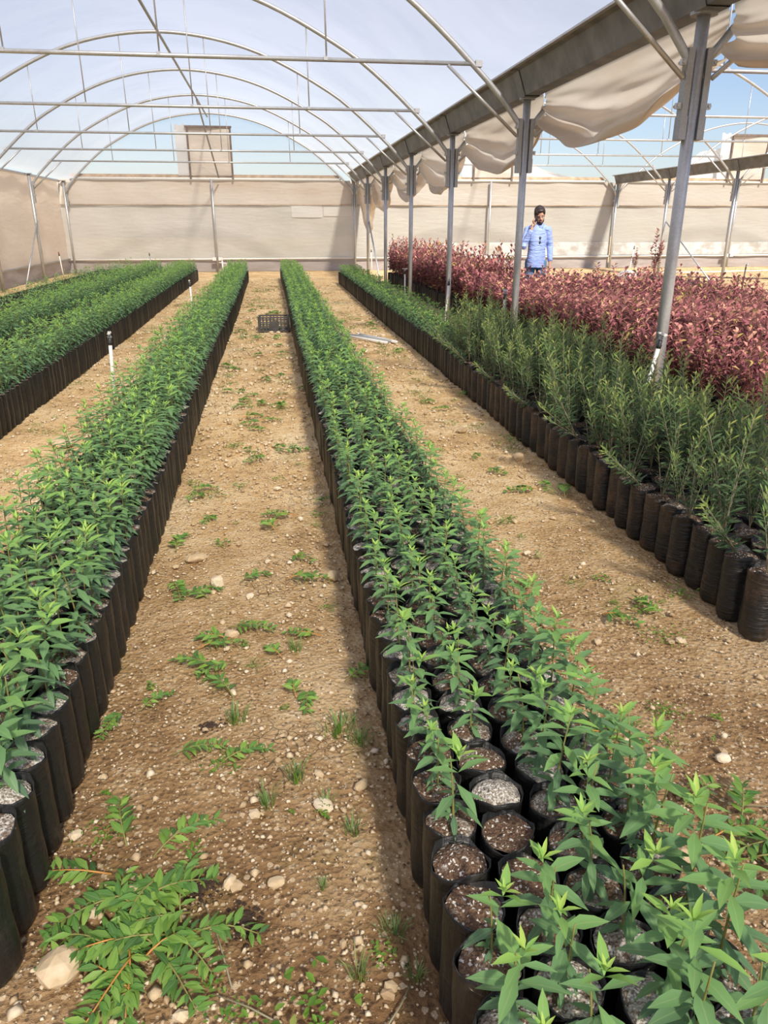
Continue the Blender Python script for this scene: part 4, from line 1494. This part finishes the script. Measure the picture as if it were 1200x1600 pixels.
for q, (x, y, rz) in enumerate([(-1.92, 1.80, 0.5), (-1.84, 1.76, 1.5), (-1.80, 1.83, 2.4), (-1.88, 1.70, -0.8)]):
    sprig(x, y, (q + 1) % 7, rz, 'cut sprig in the small heap beside the centre bed, %s of four' % nth(q + 1), 'cut sprigs in the small heap', True, 0.003 * q)
for q, (x, y, rz) in enumerate([(-3.16, 1.86, -1.3), (-3.02, 1.80, -1.0), (-3.14, 2.45, -1.2), (-3.2, 2.9, -1.4), (-3.12, 2.85, 1.0)]):
    sprig(x, y, q, rz, ['lone cut sprig on the path between the bed and a dark soil crumb', 'lone cut sprig just right of another on the near path', 'lone cut sprig on the path beside the left bed', 'cut sprig lying below the upright cream stone', 'cut sprig touching the upright cream stone'][q], None, True, 0.0, 0.85)
for x0, x1, y0, y1, nm, n in [(-3.36, -2.6, 2.1, 15, 'middle path', 62), (-1.98, -1.15, 2.0, 14, 'right path', 26)]:
    for k, y in enumerate(sorted(y0 + (y1 - y0) * tr.random() ** 1.7 for _ in range(n))):
        sprig(tr.uniform(x0, x1), y, tr.randrange(7), tr.uniform(0, 6.28), 'cut green sprig strewn on the %s, %s from the near end' % (nm, nth(k + 1)), 'cut sprigs on the ' + nm, False, 0.0, tr.uniform(0.6, 1.0) * (1 + 0.03 * y))

# dry twigs and dark soil spills on the near path
for q, (x, y, a, L, lab) in enumerate([(-2.99, 1.22, 1.9, 0.24, 'dry grey twig on the near path by a dark soil spill'), (-2.92, 1.06, 2.6, 0.16, 'short dry twig at the bottom of the near path'), (-2.62, 1.02, 0.9, 0.12, 'dry twig by the nearest bags of the centre bed'), (-1.55, 1.42, 2.9, 0.18, 'dry straw-coloured twig beside the sprigs at the bed corner')]):
    b = MB(); b.tube([(-math.cos(a) * L / 2, -math.sin(a) * L / 2, 0.004), (0.006, 0, 0.008), (math.cos(a) * L / 2, math.sin(a) * L / 2, 0.005)], [0.0022, 0.002, 0.0012], 5)
    tag(b.build('dry_twig', MAT['pale_stem'], smooth=True, loc=(x, y, 0)), lab, 'twig')


def spill(x, y, n, sp, label):
    b = MB()
    r = random.Random(int(abs(x * 1000)))
    for k in range(n):
        d = abs(r.gauss(0, sp)); a = r.uniform(0, 6.28); s = r.uniform(0.002, 0.007)
        b.add(oct_v * np.array([s, s, s * 0.7]) * r.uniform(0.7, 1.2) + np.array([d * math.cos(a), d * math.sin(a), 0.001]), [tuple(f) for f in oct_f])
    tag(b.build('soil_spill', MAT['spill'], loc=(x, y, 0), kind='stuff'), label, 'soil')


MAT['spill'] = simple('dark_peat', (0.05, 0.03, 0.02), 0.95, 0, 0.4, 60)
spill(-3.035, 1.38, 160, 0.025, 'dark crumbled soil spilled beside the sprig heap')
spill(-2.93, 1.26, 200, 0.028, 'dark crumbled soil spilled under the dry twig')
spill(-3.06, 2.0, 90, 0.02, 'small dark crumb of soil farther up the near path')


# ------------------------------------------------------------------ the man on the telephone
def evaluated(o):
    dg = bpy.context.evaluated_depsgraph_get()
    me = bpy.data.meshes.new_from_object(o.evaluated_get(dg))
    return me


def fused(name, mb, mat, voxel, smooth_it=3):
    """The union of overlapping shapes as ONE continuous surface."""
    o = mb.build(name, mat)
    md = o.modifiers.new('r', 'REMESH'); md.mode = 'VOXEL'; md.voxel_size = voxel
    sm = o.modifiers.new('s', 'SMOOTH'); sm.factor = 0.5; sm.iterations = smooth_it
    me = evaluated(o)
    old = o.data
    o.modifiers.clear()
    o.data = me
    bpy.data.meshes.remove(old)
    me.name = name
    me.materials.clear()
    me.materials.append(mat)
    me.polygons.foreach_set('use_smooth', [True] * len(me.polygons))
    return o


def ball(b, c, r, n=14, m=0):
    rx, ry, rz = r if isinstance(r, (tuple, list)) else (r, r, r)
    V = [(c[0], c[1], c[2] - rz)]
    k = n // 2
    for j in range(1, k):
        ph = -math.pi / 2 + math.pi * j / k
        for i in range(n):
            th = 2 * math.pi * i / n
            V.append((c[0] + rx * math.cos(ph) * math.cos(th), c[1] + ry * math.cos(ph) * math.sin(th), c[2] + rz * math.sin(ph)))
    V.append((c[0], c[1], c[2] + rz))
    F = [(0, 1 + (i + 1) % n, 1 + i) for i in range(n)]
    for j in range(k - 2):
        a, d = 1 + j * n, 1 + (j + 1) * n
        F += [(a + i, a + (i + 1) % n, d + (i + 1) % n, d + i) for i in range(n)]
    a, l = 1 + (k - 2) * n, len(V) - 1
    F += [(a + i, a + (i + 1) % n, l) for i in range(n)]
    b.add(V, F, m)


def limb(b, pts, rad, n=12):
    """A tapering limb: rounded at its ends and at each joint so that the pieces fuse."""
    b.tube(pts, rad, n)
    for p, r in zip(pts, rad):
        ball(b, p, r if not isinstance(r, (tuple, list)) else (r[0], r[1], min(r)))


MAT['skin'] = simple('skin', (0.50, 0.29, 0.20), 0.55, 0, 0.08, 12)
MAT['hair'] = simple('dark_hair', (0.035, 0.025, 0.022), 0.5, 0, 0.4, 60)
MAT['jeans'] = simple('blue_jeans', (0.09, 0.19, 0.33), 0.85, 0, 0.2, 45)
MAT['shoe'] = simple('brown_shoe', (0.12, 0.07, 0.04), 0.6)
MAT['eye_white'] = simple('eye_white', (0.75, 0.73, 0.7), 0.3, 0, 0.02)
MAT['lip'] = simple('lip', (0.42, 0.17, 0.14), 0.5)


def shirt_material():
    m, nt, b = new_mat('blue_shirt')
    co = obj_co(nt)
    n = nd(nt, 'TexNoise', Vector=co, Scale=14.0, Detail=4.0)
    w = nd(nt, 'TexWave', Vector=co, Scale=55.0, Distortion=0.3)
    f = math_n(nt, 'ADD', math_n(nt, 'MULTIPLY', n, 0.7), math_n(nt, 'MULTIPLY', w, 0.3))
    nt.links.new(ramp(nt, f, [(0.25, (0.22, 0.31, 0.62)), (0.75, (0.33, 0.43, 0.76))]), b.inputs['Base Color'])
    b.inputs['Roughness'].default_value = 0.8
    f2 = nd(nt, 'TexNoise', Vector=nd(nt, 'Mapping', Vector=co, Scale=(7, 7, 26)), Scale=1.0, Detail=3.0, Distortion=0.8)
    bump(nt, b, f2, 0.9, 0.03)
    return m


MAT['shirt'] = shirt_material()


def man(x, y, rz):
    # faces -Y; his right side is at -X
    tilt = Matrix.Translation((0.01, -0.02, 1.50)) @ Matrix.Rotation(math.radians(24), 4, 'X') @ Matrix.Rotation(math.radians(-8), 4, 'Y')

    def hd(p):
        return tilt @ Vector(p)
    b = MB()
    # trunk, neck
    b.tube([(0, 0, 0.84), (0, 0, 0.95), (0, 0, 1.10), (0, -0.01, 1.25), (0, 0, 1.38), (0, 0.005, 1.45)], [(0.15, 0.10), (0.165, 0.112), (0.15, 0.10), (0.162, 0.11), (0.135, 0.085), (0.06, 0.055)], 20)
    limb(b, [(0, 0.01, 1.40), (0.005, -0.01, 1.52)], [0.060, 0.055])
    sh_r, el_r, wr_r = (-0.168, 0.0, 1.372), (-0.245, -0.11, 1.13), (-0.145, -0.165, 1.385)
    sh_l, el_l, wr_l = (0.168, 0.0, 1.372), (0.225, 0.03, 1.13), (0.225, -0.04, 0.885)
    for s, e, w in ((sh_r, el_r, wr_r), (sh_l, el_l, wr_l)):
        limb(b, [(s[0] * 0.55, 0, 1.40), s, e, w], [0.036, 0.045, 0.042, 0.028])
    for s in (-1, 1):
        limb(b, [(s * 0.085, 0, 0.90), (s * 0.10, -0.015, 0.50), (s * 0.11, 0.02, 0.09)], [0.085, 0.056, 0.040])
        limb(b, [(s * 0.11, 0.03, 0.05), (s * 0.12, -0.13, 0.03)], [0.04, 0.03])
    # head
    c = hd((0, -0.01, 0.115))
    parts = [((0, 0.0, 0.135), (0.076, 0.096, 0.098)), ((0, -0.025, 0.06), (0.062, 0.072, 0.075)), ((0, -0.055, 0.015), (0.035, 0.03, 0.028)),
             ((0, -0.097, 0.085), (0.014, 0.02, 0.022)), ((0, -0.088, 0.105), (0.009, 0.014, 0.03)),
             ((-0.077, 0.005, 0.09), (0.010, 0.022, 0.032)), ((0.077, 0.005, 0.09), (0.010, 0.022, 0.032)),
             ((-0.03, -0.08, 0.125), (0.024, 0.012, 0.008)), ((0.03, -0.08, 0.125), (0.024, 0.012, 0.008))]
    for pc, pr_ in parts:
        bb = MB()
        ball(bb, pc, pr_)
        b.add([hd(v) for v in bb.v], bb.f)
    # right hand holding the phone at the ear: palm, four bent fingers, thumb
    limb(b, [wr_r, (-0.122, -0.165, 1.455)], [(0.030, 0.020), (0.038, 0.018)])
    for k in range(4):
        u = (k - 1.5) * 0.019
        L = (0.036, 0.042, 0.039, 0.030)[k]
        base = Vector((-0.118, -0.165 + u, 1.475))
        mid = base + Vector((-0.012, 0, L))
        tip = mid + Vector((0.022, 0.004, L * 0.7))
        limb(b, [base, mid, tip], [0.0095, 0.009, 0.0075], 8)
    limb(b, [(-0.112, -0.195, 1.44), (-0.098, -0.212, 1.47), (-0.088, -0.206, 1.50)], [0.012, 0.010, 0.008], 8)
    # left hand hanging, slightly curled
    limb(b, [wr_l, (0.223, -0.05, 0.80)], [(0.028, 0.018), (0.038, 0.018)])
    for k in range(4):
        u = (k - 1.5) * 0.019
        L = (0.036, 0.042, 0.040, 0.031)[k]
        base = Vector((0.222, -0.055 + u, 0.785))
        mid = base + Vector((-0.004, -0.004, -L))
        tip = mid + Vector((-0.018, -0.004, -L * 0.7))
        limb(b, [base, mid, tip], [0.0095, 0.009, 0.0075], 8)
    limb(b, [(0.215, -0.085, 0.845), (0.203, -0.105, 0.81), (0.197, -0.108, 0.785)], [0.012, 0.010, 0.008], 8)
    body = fused('person', b, MAT['skin'], 0.0075)
    body.location = (x, y, 0)
    body.rotation_euler = (0, 0, rz)
    tag(body, 'man in pale blue shirt and jeans phoning, head bowed, behind the red shrubs', 'person')

    def part(name, mb, mat, vox=None, it=3):
        o = fused(name, mb, mat, vox, it) if vox else mb.build(name, mat, None, True)
        o.parent = body
        return o
    # shirt: trunk and sleeves, hem falling over the jeans
    s = MB()
    s.tube([(0, 0, 0.80), (0, 0, 0.90), (0, 0, 1.05), (0, -0.01, 1.22), (0, 0, 1.36), (0, 0.008, 1.435), (0, 0.005, 1.47)], [(0.192, 0.146), (0.19, 0.14), (0.176, 0.126), (0.18, 0.126), (0.163, 0.114), (0.105, 0.088), (0.074, 0.072)], 24)
    for a, e, w in ((sh_r, el_r, wr_r), (sh_l, el_l, wr_l)):
        a, e, w = Vector(a), Vector(e), Vector(w)
        limb(s, [Vector((a.x * 0.45, 0, 1.405)), a, e, e + (w - e) * 0.86], [0.060, 0.062, 0.054, 0.043])
    part('shirt', s, MAT['shirt'], 0.010, 2)
    q = MB()
    q.tube([(0, -0.146, 0.82), (0, -0.134, 1.0), (0, -0.139, 1.22), (0, -0.118, 1.36)], [(0.012, 0.004)] * 4, 8)
    part('button_placket', q, MAT['shirt'])
    q = MB()
    for k in range(6):
        ball(q, (0.0, -0.128 - 0.013 * math.sin(k * 0.62), 0.86 + 0.085 * k), (0.006, 0.004, 0.006), 8)
    part('buttons', q, MAT['white_plastic'])
    q = MB()
    for sx in (-1, 1):
        V = [(0.0, -0.105, 1.405), (sx * 0.055, -0.085, 1.395), (sx * 0.085, -0.02, 1.46), (sx * 0.06, -0.03, 1.495), (sx * 0.012, -0.085, 1.445)]
        q.add([Vector(v) for v in V] + [Vector(v) + Vector((0, -0.008, 0.004)) for v in V], [(0, 1, 2, 3, 4), (9, 8, 7, 6, 5)] + [(k, (k + 1) % 5, 5 + (k + 1) % 5, 5 + k) for k in range(5)])
    part('collar', q, MAT['shirt'])
    j = MB()
    j.tube([(0, 0, 0.80), (0, 0, 0.97)], [(0.160, 0.115), (0.160, 0.115)], 20)
    for sx in (-1, 1):
        limb(j, [(sx * 0.088, 0, 0.88), (sx * 0.102, -0.015, 0.50), (sx * 0.112, 0.02, 0.10)], [0.092, 0.072, 0.060])
    part('jeans', j, MAT['jeans'], 0.011, 2)
    for sx in (-1, 1):
        sh = MB()
        limb(sh, [(sx * 0.112, 0.05, 0.05), (sx * 0.118, -0.06, 0.045), (sx * 0.125, -0.15, 0.034)], [0.048, 0.048, 0.034])
        part('shoe', sh, MAT['shoe'], 0.009, 2)
    # hair, beard, eyes, brows, mouth
    def shell(name, pieces, mat, vox=0.008):
        hb = MB()
        for pc, pr_ in pieces:
            bb = MB(); ball(bb, pc, pr_, 16)
            hb.add([hd(v) for v in bb.v], bb.f)
        part(name, hb, mat, vox, 1)
    shell('hair', [((0, 0.022, 0.165), (0.084, 0.094, 0.085)), ((0, 0.05, 0.11), (0.082, 0.07, 0.09)), ((-0.066, 0.0, 0.155), (0.022, 0.06, 0.06)), ((0.066, 0.0, 0.155), (0.022, 0.06, 0.06)), ((0.0, -0.06, 0.205), (0.058, 0.04, 0.03)), ((-0.05, -0.06, 0.175), (0.03, 0.03, 0.035)), ((0.055, -0.055, 0.175), (0.025, 0.03, 0.035))], MAT['hair'])
    shell('beard', [((0, -0.068, 0.008), (0.042, 0.032, 0.036)), ((-0.05, -0.03, 0.04), (0.018, 0.035, 0.045)), ((0.05, -0.03, 0.04), (0.018, 0.035, 0.045)), ((0, -0.09, 0.055), (0.032, 0.014, 0.009)), ((0, -0.088, 0.020), (0.026, 0.016, 0.014))], MAT['hair'], 0.006)
    for sx in (-1, 1):
        e = MB(); bb = MB(); ball(bb, (sx * 0.030, -0.083, 0.108), (0.010, 0.006, 0.005), 10)
        e.add([hd(v) for v in bb.v], bb.f); eye = part('eye', e, MAT['eye_white'])
        e = MB(); bb = MB(); ball(bb, (sx * 0.030, -0.0905, 0.106), (0.005, 0.003, 0.005), 8)
        e.add([hd(v) for v in bb.v], bb.f); o = e.build('iris', MAT['hair'], eye, True)
        e = MB(); e.tube([hd((sx * 0.013, -0.094, 0.128)), hd((sx * 0.032, -0.093, 0.133)), hd((sx * 0.050, -0.083, 0.126))], [0.004, 0.005, 0.003], 6)
        part('eyebrow', e, MAT['hair'])
    e = MB(); e.tube([hd((-0.022, -0.094, 0.042)), hd((0, -0.101, 0.043)), hd((0.022, -0.094, 0.042))], [0.003, 0.006, 0.003], 6)
    part('mouth', e, MAT['lip'])
    # what he holds and what hangs at his collar
    ca, sa = math.cos(rz), math.sin(rz)
    wpos = lambda p: (x + p[0] * ca - p[1] * sa, y + p[0] * sa + p[1] * ca, p[2])
    ph = MB()
    ph.box((0, 0, 0), (0.010, 0.07, 0.145), rot=Matrix.Rotation(math.radians(12), 3, 'X'))
    o = ph.build('phone', MAT['black_plastic'], loc=wpos((-0.094, -0.155, 1.515)))
    o.rotation_euler = (0, math.radians(12), rz)
    tag(o, 'dark mobile phone held to the ear of the man', 'phone')
    g = thing('sunglasses', wpos((0.0, -0.15, 1.22)), 'dark sunglasses hanging from the shirt front of the man', 'sunglasses', rz=rz)
    for k, z in enumerate((-0.03, 0.035)):
        q = MB(); ball(q, (0.004, -0.006, z), (0.018, 0.006, 0.026), 12); q.build('lens', MAT['black_plastic'], g, True)
    q = MB(); q.tube([(0.004, -0.006, -0.006), (0.002, -0.009, 0.002), (0.004, -0.006, 0.010)], 0.004, 6); q.build('bridge', MAT['black_plastic'], g, True)
    q = MB(); q.tube([(0.01, 0.0, 0.06), (0.012, 0.004, 0.02), (0.012, 0.006, -0.05)], 0.003, 6); q.build('temple', MAT['black_plastic'], g, True)


man(1.50, 12.35, -0.08)
